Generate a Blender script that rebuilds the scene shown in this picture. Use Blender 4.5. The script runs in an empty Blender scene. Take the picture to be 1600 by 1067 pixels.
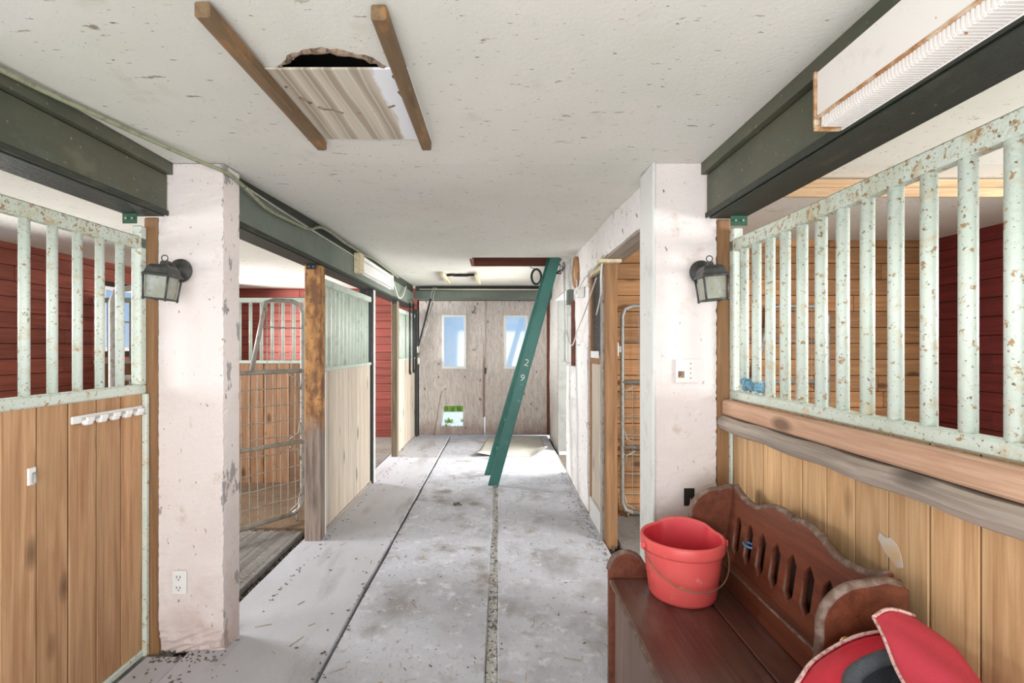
import bpy, bmesh, math, random
from mathutils import Vector, Matrix
random.seed(7)
R = math.radians
SC = bpy.context.scene
COL = SC.collection

# ------------------------------------------------------------------ camera
CAM_Z = 1.40
cam = bpy.data.cameras.new('camera')
cam.sensor_width = 36.0
cam.lens = 36.0 * 780 / 1600
cam.shift_x = 20 / 1600
cam.shift_y = 9.5 / 1600
cam.clip_start = 0.02
cam.clip_end = 300
camo = bpy.data.objects.new('camera', cam)
camo.location = (0, 0, CAM_Z)
camo.rotation_euler = (R(90), 0, 0)
COL.objects.link(camo)
SC.camera = camo

# ------------------------------------------------------------------ world, sun, daylight in the openings, exposure
w = bpy.data.worlds.new('sky')
SC.world = w
w.use_nodes = True
nt = w.node_tree
bg = nt.nodes['Background']
tc = nt.nodes.new('ShaderNodeTexCoord')
sep = nt.nodes.new('ShaderNodeSeparateXYZ')
nt.links.new(tc.outputs['Generated'], sep.inputs[0])
rp = nt.nodes.new('ShaderNodeValToRGB')
rp.color_ramp.elements[0].position = 0.0
rp.color_ramp.elements[0].color = (0.50, 0.67, 0.88, 1)
rp.color_ramp.elements[1].position = 0.09
rp.color_ramp.elements[1].color = (0.33, 0.56, 0.84, 1)
nt.links.new(sep.outputs['Z'], rp.inputs[0])
nt.links.new(rp.outputs[0], bg.inputs['Color'])
bg.inputs['Strength'].default_value = 0.74

sun = bpy.data.lights.new('sun', 'SUN')
sun.energy = 2.0
sun.angle = R(1)
sun.color = (1, .96, .9)
suno = bpy.data.objects.new('sun', sun)
suno.rotation_euler = (R(12), R(-38), 0)
COL.objects.link(suno)

def area(name, loc, direction, sx, sy, power, color=(1, 1, 1), spread=180):
    l = bpy.data.lights.new(name, 'AREA')
    l.shape = 'RECTANGLE'
    l.size = sx
    l.size_y = sy
    l.energy = power
    l.spread = R(spread)
    l.color = color
    o = bpy.data.objects.new(name, l)
    o.location = loc
    o.rotation_euler = Vector(direction).to_track_quat('-Z', 'Y').to_euler()
    COL.objects.link(o)
    return o
DAY = (1.0, 0.985, 0.96)
area('daylight_rear_door', (-0.2, -1.40, 1.05), (0, 1, 0.42), 2.5, 2.0, 78, DAY)
area('daylight_left_window', (-4.16, 1.1, 1.6), (1, 0.1, -.4), 1.2, 1.0, 36, DAY, 130)
area('daylight_left_window_b', (-4.16, 3.4, 1.6), (1, 0.1, -.4), 1.0, 1.0, 48, DAY, 130)
area('daylight_left_window_c', (-4.16, 6.85, 1.6), (1, 0, -.2), 0.9, 1.0, 85, DAY, 140)
area('right_stall_fill', (3.58, 1.2, 1.6), (-1, 0.6, -.5), 1.2, 1.0, 74, DAY, 140)  # added lamp in an unseen, invented window, brightens the right stall
area('daylight_side_door', (2.7, 6.15, 1.2), (-1, 0.0, -0.02), 2.2, 2.2, 300, DAY)

SC.view_settings.view_transform = 'Standard'
SC.view_settings.look = 'None'
SC.view_settings.gamma = 1.0
SC.view_settings.use_curve_mapping = False
SC.view_settings.exposure = 0.46

# ------------------------------------------------------------------ materials
def hexc(r, g, b):
    f = lambda c: ((c / 255 + 0.055) / 1.055) ** 2.4 if c > 10 else c / 255 / 12.92
    return (f(r), f(g), f(b), 1)

class NB:
    def __init__(s, name):
        s.m = bpy.data.materials.new(name)
        s.m.use_nodes = True
        s.t = s.m.node_tree
        s.b = s.t.nodes['Principled BSDF']
    def n(s, typ, **kw):
        nd = s.t.nodes.new(typ)
        for k, v in kw.items():
            setattr(nd, k, v)
        return nd
    def l(s, a, b):
        s.t.links.new(a, b)
    def coords(s):
        tcn = s.n('ShaderNodeTexCoord')
        oi = s.n('ShaderNodeObjectInfo')
        mu = s.n('ShaderNodeMath', operation='MULTIPLY')
        mu.inputs[1].default_value = 53.0
        s.l(oi.outputs['Random'], mu.inputs[0])
        ad = s.n('ShaderNodeVectorMath', operation='ADD')
        s.l(tcn.outputs['Object'], ad.inputs[0])
        s.l(mu.outputs[0], ad.inputs[1])
        s.rnd = oi.outputs['Random']
        return ad.outputs[0]
    def noise(s, co, scale, stretch=(1, 1, 1), detail=5, rough=.6, dist=0):
        mp = s.n('ShaderNodeMapping')
        mp.inputs['Scale'].default_value = stretch
        s.l(co, mp.inputs['Vector'])
        nz = s.n('ShaderNodeTexNoise')
        nz.inputs['Scale'].default_value = scale
        nz.inputs['Detail'].default_value = detail
        nz.inputs['Roughness'].default_value = rough
        nz.inputs['Distortion'].default_value = dist
        s.l(mp.outputs[0], nz.inputs['Vector'])
        return nz.outputs['Fac']
    def rng(s, fac, lo, hi, a=0., b=1.):
        mr = s.n('ShaderNodeMapRange')
        mr.inputs['From Min'].default_value = lo
        mr.inputs['From Max'].default_value = hi
        mr.inputs['To Min'].default_value = a
        mr.inputs['To Max'].default_value = b
        s.l(fac, mr.inputs['Value'])
        return mr.outputs[0]
    def mix(s, fac, a, b, blend='MIX'):
        mx = s.n('ShaderNodeMix', data_type='RGBA', blend_type=blend)
        for sock, v in ((mx.inputs[0], fac), (mx.inputs[6], a), (mx.inputs[7], b)):
            if isinstance(v, (tuple, float, int)):
                sock.default_value = v
            else:
                s.l(v, sock)
        return mx.outputs[2]
    def bump(s, h, strength=.3, dist=.01):
        bp = s.n('ShaderNodeBump')
        bp.inputs['Strength'].default_value = strength
        bp.inputs['Distance'].default_value = dist
        s.l(h, bp.inputs['Height'])
        s.l(bp.outputs[0], s.b.inputs['Normal'])

def grunge(name, base, layers=(), rough=.75, bump=None, metallic=0., rnd=0.):
    """layers: (scale, lo, hi, colour, stretch)"""
    q = NB(name)
    co = q.coords()
    col = base
    for i, ly in enumerate(layers):
        sc, lo, hi, c = ly[:4]
        st = ly[4] if len(ly) > 4 else (1, 1, 1)
        f = q.rng(q.noise(co, sc, st), lo, hi)
        col = q.mix(f, col, c)
    if rnd:
        v = q.rng(q.rnd, 0, 1, 1 - rnd, 1 + rnd * .6)
        cm = q.n('ShaderNodeCombineColor')
        for k in range(3):
            q.l(v, cm.inputs[k])
        col = q.mix(1.0, col, cm.outputs[0], 'MULTIPLY')
    if isinstance(col, tuple):
        q.b.inputs['Base Color'].default_value = col
    else:
        q.l(col, q.b.inputs['Base Color'])
    q.b.inputs['Roughness'].default_value = rough
    q.b.inputs['Metallic'].default_value = metallic
    if bump:
        q.bump(q.noise(co, bump[0], detail=6), bump[1])
    return q.m

def wood(name, base, dark, axis='z', knots=True, rnd=.2, rough=.7, stain=None, worn=None, bump=.25):
    q = NB(name)
    co = q.coords()
    st = {'x': (.06, 1, 1), 'y': (1, .06, 1), 'z': (1, 1, .06)}[axis]
    st2 = {'x': (.02, 1, 1), 'y': (1, .02, 1), 'z': (1, 1, .02)}[axis]
    stk = {'x': (.4, 1, 1), 'y': (1, .4, 1), 'z': (1, 1, .4)}[axis]
    g = q.noise(co, 28, st, 6, .6, .8)
    g2 = q.noise(co, 150, st2, 3)
    col = q.mix(q.rng(g, .38, .72), base, dark)
    col = q.mix(q.rng(g2, .42, .72, 0, .5), col, dark)
    g3 = q.noise(co, 60, st2, 4, .7)
    col = q.mix(q.rng(g3, .56, .70, 0, .55), col, tuple(c * .7 for c in dark[:3]) + (1,))
    if stain:
        col = q.mix(q.rng(q.noise(co, 3.5, stk), .5, .75, 0, .8), col, stain)
    if worn:
        col = q.mix(q.rng(q.noise(co, 9, stk), .56, .64, 0, .9), col, worn)
    if knots:
        mp = q.n('ShaderNodeMapping')
        mp.inputs['Scale'].default_value = stk
        q.l(co, mp.inputs['Vector'])
        vo = q.n('ShaderNodeTexVoronoi')
        vo.inputs['Scale'].default_value = 5.5
        q.l(mp.outputs[0], vo.inputs['Vector'])
        col = q.mix(q.rng(vo.outputs['Distance'], .08, .18, .85, 0), col, tuple(c * .35 for c in dark[:3]) + (1,))
    if rnd:
        v = q.rng(q.rnd, 0, 1, 1 - rnd, 1 + rnd * .5)
        cm = q.n('ShaderNodeCombineColor')
        for k in range(3):
            q.l(v, cm.inputs[k])
        col = q.mix(1.0, col, cm.outputs[0], 'MULTIPLY')
    q.l(col, q.b.inputs['Base Color'])
    q.b.inputs['Roughness'].default_value = rough
    q.bump(g, bump, .004)
    return q.m

def glass(name, tint=(1, 1, 1, 1), gl=.12):
    q = NB(name)
    q.t.nodes.remove(q.b)
    tr = q.n('ShaderNodeBsdfTransparent')
    tr.inputs[0].default_value = tint
    gs = q.n('ShaderNodeBsdfGlossy')
    gs.inputs['Roughness'].default_value = .05
    mx = q.n('ShaderNodeMixShader')
    mx.inputs[0].default_value = .05
    q.l(tr.outputs[0], mx.inputs[1])
    q.l(gs.outputs[0], mx.inputs[2])
    q.l(mx.outputs[0], q.t.nodes['Material Output'].inputs[0])
    return q.m

DIRT = hexc(96, 84, 72)
MT = {}
MT['ceiling'] = grunge('ceiling_paint', hexc(226, 225, 218), [
    (1.3, .45, .75, hexc(214, 216, 204)), (5, .62, .8, hexc(206, 204, 190), (1, 1, 1)),
    (26, .66, .72, hexc(150, 142, 128), (.4, 1, 1)), (60, .655, .69, hexc(130, 122, 110), (.35, 1, 1)), (130, .69, .715, hexc(76, 68, 60))], .8, (60, .12))
MT['white_wall'] = grunge('white_wall_paint', hexc(232, 229, 228), [
    (2.2, .5, .8, hexc(214, 210, 210)), (9, .60, .75, hexc(196, 190, 188)),
    (30, .66, .69, hexc(110, 102, 96)), (13, .655, .67, hexc(142, 134, 128)), (90, .67, .71, hexc(120, 112, 104))], .8, (25, .35))
def pillar_paint():
    q = NB('pillar_paint')
    co = q.coords()
    col = q.mix(q.rng(q.noise(co, 2.5), .48, .8), hexc(228, 219, 216), hexc(216, 204, 200))
    col = q.mix(q.rng(q.noise(co, 6), .62, .8), col, hexc(196, 170, 152))
    tcn = q.n('ShaderNodeTexCoord')
    sp_ = q.n('ShaderNodeSeparateXYZ')
    q.l(tcn.outputs['Object'], sp_.inputs[0])
    ed = q.rng(sp_.outputs['X'], .125, .147, 0, .11)
    ad = q.n('ShaderNodeMath', operation='ADD')
    q.l(ed, ad.inputs[0])
    q.l(q.noise(co, 11, (1.4, 1, .5)), ad.inputs[1])
    col = q.mix(q.rng(ad.outputs[0], .69, .71), col, hexc(162, 158, 158))
    col = q.mix(q.rng(q.noise(co, 40, (1, 1, .6)), .67, .71), col, hexc(104, 94, 88))
    col = q.mix(q.rng(q.noise(co, 90), .69, .72), col, hexc(84, 74, 70))
    ft = q.n('ShaderNodeMath', operation='MULTIPLY_ADD')
    q.l(q.noise(co, 7), ft.inputs[0])
    ft.inputs[1].default_value = .7
    q.l(sp_.outputs['Z'], ft.inputs[2])
    col = q.mix(q.rng(ft.outputs[0], -.72, -.45, .5, 0), col, hexc(186, 158, 146))
    q.l(col, q.b.inputs['Base Color'])
    q.b.inputs['Roughness'].default_value = .8
    q.bump(q.noise(co, 45), .3)
    return q.m
MT['pillar'] = pillar_paint()
MT['smear'] = grunge('pale_smear', hexc(196, 186, 174), [(20, .45, .6, hexc(204, 172, 134))], .8)
MT['chip'] = grunge('bare_plaster', hexc(160, 158, 158), [(30, .45, .6, hexc(118, 114, 112))], .9, (60, .5))
MT['concrete'] = grunge('concrete', hexc(198, 200, 209), [
    (1.6, .42, .72, hexc(175, 176, 184)), (4.5, .5, .72, hexc(154, 152, 153), (1, .7, 1)),
    (14, .56, .72, hexc(218, 219, 226)), (40, .58, .72, hexc(160, 158, 160), (1, .6, 1)), (70, .655, .70, hexc(112, 106, 100)), (2.4, .60, .70, hexc(142, 135, 128))], .62, (70, .15))
MT['concrete_left'] = grunge('concrete_smooth', hexc(194, 195, 203), [
    (1.2, .40, .72, hexc(174, 172, 173), (1, .5, 1)), (5, .55, .75, hexc(152, 148, 147), (1, .25, 1)),
    (24, .62, .8, hexc(208, 208, 210)), (70, .72, .76, hexc(110, 102, 95))], .6, (60, .12))
MT['gravel'] = grunge('gravel', hexc(206, 204, 200), [(40, .5, .6, hexc(90, 82, 76)), (140, .5, .7, hexc(180, 178, 172))], .9, (90, .8))
MT['soil'] = grunge('soil', hexc(78, 68, 58), [(12, .4, .7, hexc(52, 44, 38)), (60, .5, .7, hexc(110, 98, 84))], .95, (50, .8))
MT['bedding'] = grunge('brown_bedding', hexc(122, 100, 80), [(6, .4, .7, hexc(96, 76, 60)), (50, .5, .7, hexc(140, 118, 96))], .95, (50, .7))
MT['stallmat'] = grunge('stall_mat', hexc(134, 130, 126), [(3, .4, .7, hexc(104, 98, 92)), (30, .5, .75, hexc(150, 148, 146))], .8, (60, .4))
MT['green_beam'] = grunge('green_beam_paint', hexc(84, 86, 70), [
    (3, .45, .7, hexc(70, 74, 62)), (14, .55, .75, hexc(84, 92, 82), (1, .4, 1)), (60, .65, .70, hexc(140, 132, 112)), (9, .60, .68, hexc(98, 98, 78), (1, .5, 1))], .55, (30, .2))
MT['green_beam_far'] = grunge('green_grey_paint', hexc(112, 122, 112), [
    (3, .45, .7, hexc(98, 108, 98)), (18, .62, .72, hexc(70, 78, 70)), (60, .72, .75, hexc(60, 56, 50))], .55, (30, .2))
MT['dark_green'] = grunge('dark_green_paint', hexc(44, 50, 42), [(20, .55, .7, hexc(66, 66, 54), (1, .3, 1)), (70, .7, .73, hexc(150, 146, 130))], .6, (40, .4))
MT['black_steel'] = grunge('black_steel', hexc(40, 44, 44), [(30, .6, .7, hexc(80, 80, 78))], .45)
MT['bracket'] = grunge('bracket_green', hexc(40, 84, 62), [(30, .6, .7, hexc(64, 96, 80))], .5)
MT['bolt'] = grunge('bolt_zinc', hexc(200, 200, 196), [], .35, metallic=.8)
MT['mint'] = grunge('mint_rusty_paint', hexc(206, 216, 206), [
    (4, .45, .75, hexc(190, 202, 188)), (18, .56, .70, hexc(198, 190, 164)), (50, .60, .66, hexc(164, 134, 96)), (110, .62, .68, hexc(118, 92, 66))], .5, (60, .25))
MT['mint_rail'] = grunge('mint_rail_paint', hexc(200, 210, 198), [
    (5, .45, .7, hexc(184, 190, 168)), (14, .54, .68, hexc(186, 168, 130)), (48, .56, .63, hexc(156, 124, 86)), (110, .59, .66, hexc(110, 84, 60))], .55, (60, .35))
MT['mint_far'] = grunge('mint_paint_old', hexc(190, 202, 190), [
    (9, .52, .7, hexc(164, 176, 164)), (60, .66, .72, hexc(110, 104, 92))], .55, (60, .2))
PINE, PINE_D = hexc(198, 158, 118), hexc(156, 112, 76)
MT['pine_z'] = wood('pine_board', PINE, PINE_D, 'z', rnd=.32, stain=hexc(180, 148, 110))
MT['pine_r_z'] = wood('pine_board_pale', hexc(220, 182, 136), hexc(180, 136, 92), 'z', rnd=.26, stain=hexc(200, 166, 124))
MT['pine_pink_y'] = wood('pine_rail_pink', hexc(208, 172, 146), hexc(176, 134, 106), 'y', rnd=.05)
MT['grey_wood_y'] = wood('weathered_rail', hexc(178, 166, 154), hexc(136, 124, 114), 'y', rnd=.05)
MT['pale_z'] = wood('pale_weathered_board', hexc(216, 204, 188), hexc(182, 166, 148), 'z', rnd=.12)
MT['partition_z'] = wood('partition_board', hexc(176, 134, 100), hexc(132, 94, 66), 'z', stain=hexc(120, 96, 78), rnd=.25)
MT['post_z'] = wood('post_wood', hexc(166, 124, 82), hexc(120, 84, 54), 'z', rnd=.1, stain=hexc(138, 106, 78))
MT['post_grey_z'] = wood('post_wood_worn', hexc(142, 124, 108), hexc(108, 88, 72), 'z', rnd=.06, worn=hexc(184, 128, 76))
def gnawed():
    q = NB('gnawed_post')
    co = q.coords()
    tcn = q.n('ShaderNodeTexCoord')
    sp_ = q.n('ShaderNodeSeparateXYZ')
    q.l(tcn.outputs['Object'], sp_.inputs[0])
    g = q.noise(co, 40, (1, 1, .08), 6)
    lowc = q.mix(q.rng(g, .4, .65), hexc(150, 134, 122), hexc(104, 88, 80))
    upc = q.mix(q.rng(q.noise(co, 14, (1, 1, .5), 6), .42, .60), hexc(126, 86, 58), hexc(196, 146, 90))
    upc = q.mix(q.rng(q.noise(co, 34), .56, .66), upc, hexc(110, 92, 76))
    ad = q.n('ShaderNodeMath', operation='MULTIPLY_ADD')
    q.l(q.noise(co, 6), ad.inputs[0])
    ad.inputs[1].default_value = .5
    q.l(sp_.outputs['Z'], ad.inputs[2])
    col = q.mix(q.rng(ad.outputs[0], .02, .16), lowc, upc)
    q.l(col, q.b.inputs['Base Color'])
    q.b.inputs['Roughness'].default_value = .8
    q.bump(g, .4, .005)
    return q.m
MT['gnawed'] = gnawed()
MT['post_old_z'] = wood('post_wood_grey', hexc(140, 128, 106), hexc(104, 92, 74), 'z', rnd=.05)
MT['beige_x'] = wood('beige_old_plank', hexc(206, 176, 138), hexc(164, 128, 92), 'x', rnd=.1, stain=hexc(176, 134, 96))
MT['cedar_x'] = wood('cedar_plank', hexc(196, 146, 98), hexc(148, 102, 64), 'x', rnd=.28, stain=hexc(160, 124, 80))
RED, RED_D = hexc(152, 76, 66), hexc(116, 54, 48)
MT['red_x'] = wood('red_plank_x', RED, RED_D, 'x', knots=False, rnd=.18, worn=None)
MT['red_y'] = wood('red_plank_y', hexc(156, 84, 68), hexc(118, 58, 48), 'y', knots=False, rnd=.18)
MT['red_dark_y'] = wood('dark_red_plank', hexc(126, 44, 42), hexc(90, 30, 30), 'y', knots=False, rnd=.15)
MT['backing'] = grunge('wall_backing', hexc(48, 32, 26), [], .9)
MT['brown_y'] = wood('batten_brown', hexc(132, 108, 78), hexc(98, 78, 56), 'y', rnd=.12, knots=False, worn=hexc(152, 112, 70))
MT['cream_y'] = wood('batten_cream', hexc(226, 216, 186), hexc(190, 172, 132), 'y', rnd=.05, knots=False)
MT['hatch_x'] = wood('hatch_board', hexc(128, 72, 52), hexc(90, 50, 38), 'x', rnd=.1, knots=False)
MT['mahogany'] = wood('stained_bench_wood', hexc(122, 68, 46), hexc(86, 45, 31), 'y', rnd=.06, knots=False, rough=.42, worn=None, bump=.08)
MT['bench_seat'] = wood('bench_seat_wood', hexc(104, 68, 56), hexc(76, 48, 40), 'y', rnd=.03, knots=False, rough=.27, stain=hexc(128, 102, 94), bump=.08)
MT['bench_edge'] = grunge('dusty_bench_edge', hexc(104, 80, 68), [(30, .48, .65, hexc(138, 120, 108))], .6)
MT['bench_front'] = wood('bench_front_wood', hexc(136, 114, 104), hexc(108, 84, 74), 'z', rnd=.03, knots=False, rough=.5)
MT['galv'] = grunge('galvanised_pipe', hexc(168, 166, 160), [(20, .5, .7, hexc(126, 120, 112)), (60, .64, .70, hexc(98, 74, 54))], .45, (60, .2), .3)
MT['wire'] = grunge('galvanised_wire', hexc(176, 172, 162), [(30, .55, .7, hexc(120, 106, 90))], .5, metallic=.3)
MT['lamp_metal'] = grunge('lantern_metal', hexc(72, 72, 70), [(30, .5, .7, hexc(96, 96, 92)), (60, .68, .72, hexc(120, 92, 60))], .5, metallic=.4)
MT['lamp_glass'] = grunge('dusty_lantern_glass', hexc(152, 154, 140), [(20, .45, .7, hexc(176, 180, 176)), (50, .58, .7, hexc(128, 124, 104))], .35)
MT['white_metal'] = grunge('white_enamel', hexc(236, 232, 228), [(7, .6, .8, hexc(216, 204, 190)), (45, .68, .73, hexc(172, 120, 74))], .4)
MT['tube'] = grunge('unlit_fluorescent_tube', hexc(246, 246, 244), [], .25)
MT['rust'] = grunge('rust', hexc(170, 122, 76), [(25, .45, .65, hexc(212, 190, 164)), (60, .55, .7, hexc(130, 84, 50))], .8)
MT['plastic_white'] = grunge('white_plastic', hexc(232, 232, 230), [(40, .66, .72, hexc(170, 164, 156))], .4)
MT['black_plastic'] = grunge('black_plastic', hexc(34, 34, 34), [], .5)
MT['slot'] = grunge('outlet_slot', hexc(24, 24, 24), [], .8)
MT['ladder'] = grunge('ladder_green', hexc(52, 118, 108), [(3, .45, .7, hexc(44, 98, 90)), (40, .66, .72, hexc(120, 140, 132), (.3, 1, .3))], .42)
MT['marking'] = grunge('ladder_marking', hexc(206, 212, 206), [], .7)
MT['mat'] = grunge('grey_rubber_mat', hexc(190, 187, 180), [(4, .45, .7, hexc(172, 169, 162)), (60, .6, .75, hexc(206, 204, 198))], .8, (80, .2))
MT['mat_edge'] = MT['stallmat']
MT['cable'] = grunge('cable_sheath', hexc(146, 150, 124), [(30, .5, .7, hexc(104, 106, 88))], .6)
MT['cable_white'] = grunge('white_cable', hexc(212, 208, 196), [(30, .6, .7, hexc(160, 150, 132))], .5)
MT['rope'] = grunge('blue_rope', hexc(120, 164, 186), [(60, .45, .65, hexc(80, 122, 148))], .9, (120, .8))
MT['blue_band'] = grunge('blue_twine', hexc(84, 150, 206), [], .7)
MT['bucket'] = grunge('red_bucket_plastic', hexc(226, 96, 92), [(3, .45, .75, hexc(218, 78, 80)), (30, .62, .72, hexc(232, 128, 120)), (8, .66, .8, hexc(204, 90, 84))], .42)
MT['bucket_in'] = grunge('red_bucket_inside', hexc(214, 62, 72), [(5, .5, .8, hexc(200, 52, 62))], .4)
MT['handle_wire'] = grunge('handle_wire', hexc(150, 118, 92), [(40, .5, .7, hexc(110, 84, 64))], .45, metallic=.5)
MT['bag'] = grunge('red_nylon', hexc(212, 40, 62), [(4, .5, .8, hexc(196, 34, 54))], .5, (220, .15))
MT['bag_flap'] = grunge('red_nylon_faded', hexc(206, 62, 80), [(3, .5, .8, hexc(194, 50, 70))], .6, (220, .15))
MT['bag_black'] = grunge('black_padding', hexc(54, 56, 62), [(30, .5, .7, hexc(76, 78, 84))], .8, (120, .4))
MT['bag_pad'] = grunge('grey_padding', hexc(84, 88, 94), [(30, .5, .7, hexc(108, 110, 114))], .8, (120, .4))
MT['zipper'] = grunge('zipper_trim', hexc(222, 190, 182), [(90, .5, .6, hexc(180, 130, 124))], .6)
MT['brass'] = grunge('brass_ring', hexc(196, 168, 104), [], .35, metallic=.8)
MT['straw'] = grunge('straw', hexc(176, 156, 118), [(20, .5, .7, hexc(120, 100, 72))], .9)
MT['debris'] = grunge('dark_debris', hexc(104, 94, 84), [(30, .5, .7, hexc(70, 62, 54))], .95)
MT['glass'] = glass('window_glass')
MT['white_trim'] = grunge('white_trim_paint', hexc(232, 234, 234), [(20, .62, .75, hexc(206, 204, 200))], .6)
MT['grey_trim'] = grunge('grey_white_trim', hexc(212, 214, 212), [(8, .55, .75, hexc(190, 190, 184)), (40, .68, .72, hexc(120, 112, 104))], .7, (30, .3))
MT['jamb_grey'] = grunge('grey_door_jamb', hexc(128, 130, 126), [(8, .5, .7, hexc(112, 112, 108))], .8)
MT['hole_shade'] = grunge('painted_hole_shade', hexc(30, 27, 25), [(15, .5, .7, hexc(52, 40, 34))], .9)  # near-black colour standing for the shade inside ceiling openings
MT['torn'] = grunge('torn_board_edge', hexc(150, 130, 110), [(40, .45, .6, hexc(92, 76, 62))], .95, (80, .8))
MT['paver'] = grunge('outdoor_paver', hexc(226, 228, 232), [(8, .55, .75, hexc(200, 202, 206))], .9)
MT['grass'] = grunge('grass_blades', hexc(150, 180, 70), [(6, .4, .7, hexc(110, 144, 52))], .8)
MT['lawn'] = grunge('lawn', hexc(140, 158, 84), [(1, .4, .7, hexc(116, 138, 66))], .95)
MT['paper'] = grunge('white_paper', hexc(224, 224, 222), [], .8)

def osb():
    q = NB('weathered_plywood')
    co = q.coords()
    a = q.noise(co, 26, (1.6, 1, .22), 5, .65, 1.2)
    b = q.noise(co, 70, (1.4, 1, .35), 4, .6, .6)
    col = q.mix(q.rng(a, .40, .62), hexc(212, 204, 198), hexc(180, 169, 162))
    col = q.mix(q.rng(b, .52, .66, 0, .8), col, hexc(214, 210, 206))
    mp = q.n('ShaderNodeMapping')
    mp.inputs['Scale'].default_value = (1, 1, .6)
    q.l(co, mp.inputs['Vector'])
    vo = q.n('ShaderNodeTexVoronoi')
    vo.inputs['Scale'].default_value = 9
    q.l(mp.outputs[0], vo.inputs['Vector'])
    col = q.mix(q.rng(vo.outputs['Distance'], .08, .16, .8, 0), col, hexc(112, 98, 90))
    # red-brown mud splash along the foot of the leaf
    tcn = q.n('ShaderNodeTexCoord')
    sp = q.n('ShaderNodeSeparateXYZ')
    q.l(tcn.outputs['Object'], sp.inputs[0])
    nz = q.noise(co, 5)
    ad = q.n('ShaderNodeMath', operation='MULTIPLY_ADD')
    q.l(nz, ad.inputs[0])
    ad.inputs[1].default_value = .5
    q.l(sp.outputs['Z'], ad.inputs[2])
    col = q.mix(q.rng(ad.outputs[0], .22, .55, .75, 0), col, hexc(132, 100, 86))
    q.l(col, q.b.inputs['Base Color'])
    q.b.inputs['Roughness'].default_value = .85
    q.bump(b, .3, .004)
    return q.m
MT['osb'] = osb()

def veneer():
    q = NB('streaked_hatch_panel')
    tcn = q.n('ShaderNodeTexCoord')
    mp = q.n('ShaderNodeMapping')
    mp.inputs['Scale'].default_value = (1, .16, 1)
    mp.inputs['Rotation'].default_value = (0, 0, R(6))
    q.l(tcn.outputs['Object'], mp.inputs['Vector'])
    wv = q.n('ShaderNodeTexWave')
    wv.inputs['Scale'].default_value = 4
    wv.inputs['Distortion'].default_value = 5
    wv.inputs['Detail'].default_value = 3
    q.l(mp.outputs[0], wv.inputs['Vector'])
    col = q.mix(q.rng(wv.outputs['Fac'], .1, .9), hexc(164, 152, 134), hexc(202, 194, 178))
    wv2 = q.n('ShaderNodeTexWave')
    wv2.inputs['Scale'].default_value = 9
    wv2.inputs['Distortion'].default_value = 4
    q.l(mp.outputs[0], wv2.inputs['Vector'])
    col = q.mix(q.rng(wv2.outputs['Fac'], .8, 1, 0, .45), col, hexc(228, 228, 220))
    sp = q.n('ShaderNodeSeparateXYZ')
    q.l(tcn.outputs['Object'], sp.inputs[0])
    nz = q.noise(tcn.outputs['Object'], 3)
    ad = q.n('ShaderNodeMath', operation='MULTIPLY_ADD')
    q.l(nz, ad.inputs[0])
    ad.inputs[1].default_value = .1
    q.l(sp.outputs['X'], ad.inputs[2])
    col = q.mix(q.rng(ad.outputs[0], .17, .18), col, hexc(236, 240, 246))
    q.l(col, q.b.inputs['Base Color'])
    q.b.inputs['Roughness'].default_value = .25
    return q.m
MT['veneer'] = veneer()

# ------------------------------------------------------------------ builders
def tag(o, label=None, cat=None, group=None, kind=None):
    if label: o['label'] = label
    if cat: o['category'] = cat
    if group: o['group'] = group
    if kind: o['kind'] = kind
    return o

def link(name, me, mat=None, parent=None, loc=(0, 0, 0), smooth=False):
    o = bpy.data.objects.new(name, me)
    COL.objects.link(o)
    o.location = loc
    if parent is not None:
        o.parent = parent
        pw = Vector((0, 0, 0))
        p = parent
        while p is not None:
            pw += p.location
            p = p.parent
        o.location = Vector(loc) - pw
    if mat is not None and not me.materials:
        me.materials.append(MT[mat] if isinstance(mat, str) else mat)
    if smooth:
        for p in me.polygons:
            p.use_smooth = True
    return o

def thing(name, label, cat, loc=(0, 0, 0), group=None):
    o = bpy.data.objects.new(name, None)
    o.empty_display_size = .1
    COL.objects.link(o)
    o.location = loc
    return tag(o, label, cat, group)

_cache = {}
def box_mesh(dx, dy, dz, mat, bev):
    k = (round(dx, 4), round(dy, 4), round(dz, 4), mat, bev)
    if k in _cache:
        return _cache[k]
    bm = bmesh.new()
    bmesh.ops.create_cube(bm, size=1)
    bmesh.ops.scale(bm, vec=(dx, dy, dz), verts=bm.verts)
    b = min(bev, .3 * min(dx, dy, dz))
    if b > 0:
        bmesh.ops.bevel(bm, geom=list(bm.edges), offset=b, segments=1, affect='EDGES')
    me = bpy.data.meshes.new('box')
    bm.to_mesh(me)
    bm.free()
    _cache[k] = me
    return me

def box(name, x0, x1, y0, y1, z0, z1, mat, parent=None, bev=.003):
    me = box_mesh(x1 - x0, y1 - y0, z1 - z0, mat, bev)
    return link(name, me, mat, parent, ((x0 + x1) / 2, (y0 + y1) / 2, (z0 + z1) / 2))

def spline(pts, n=6, closed=False):
    P = [Vector(p) for p in pts]
    out = []
    m = len(P)
    segs = m if closed else m - 1
    for i in range(segs):
        p0 = P[(i - 1) % m] if closed or i > 0 else P[0]
        p1, p2 = P[i], P[(i + 1) % m]
        p3 = P[(i + 2) % m] if closed or i + 2 < m else P[-1]
        for k in range(n):
            t = k / n
            out.append(.5 * ((2 * p1) + (-p0 + p2) * t + (2 * p0 - 5 * p1 + 4 * p2 - p3) * t * t + (-p0 + 3 * p1 - 3 * p2 + p3) * t ** 3))
    if not closed:
        out.append(P[-1])
    return out

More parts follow.
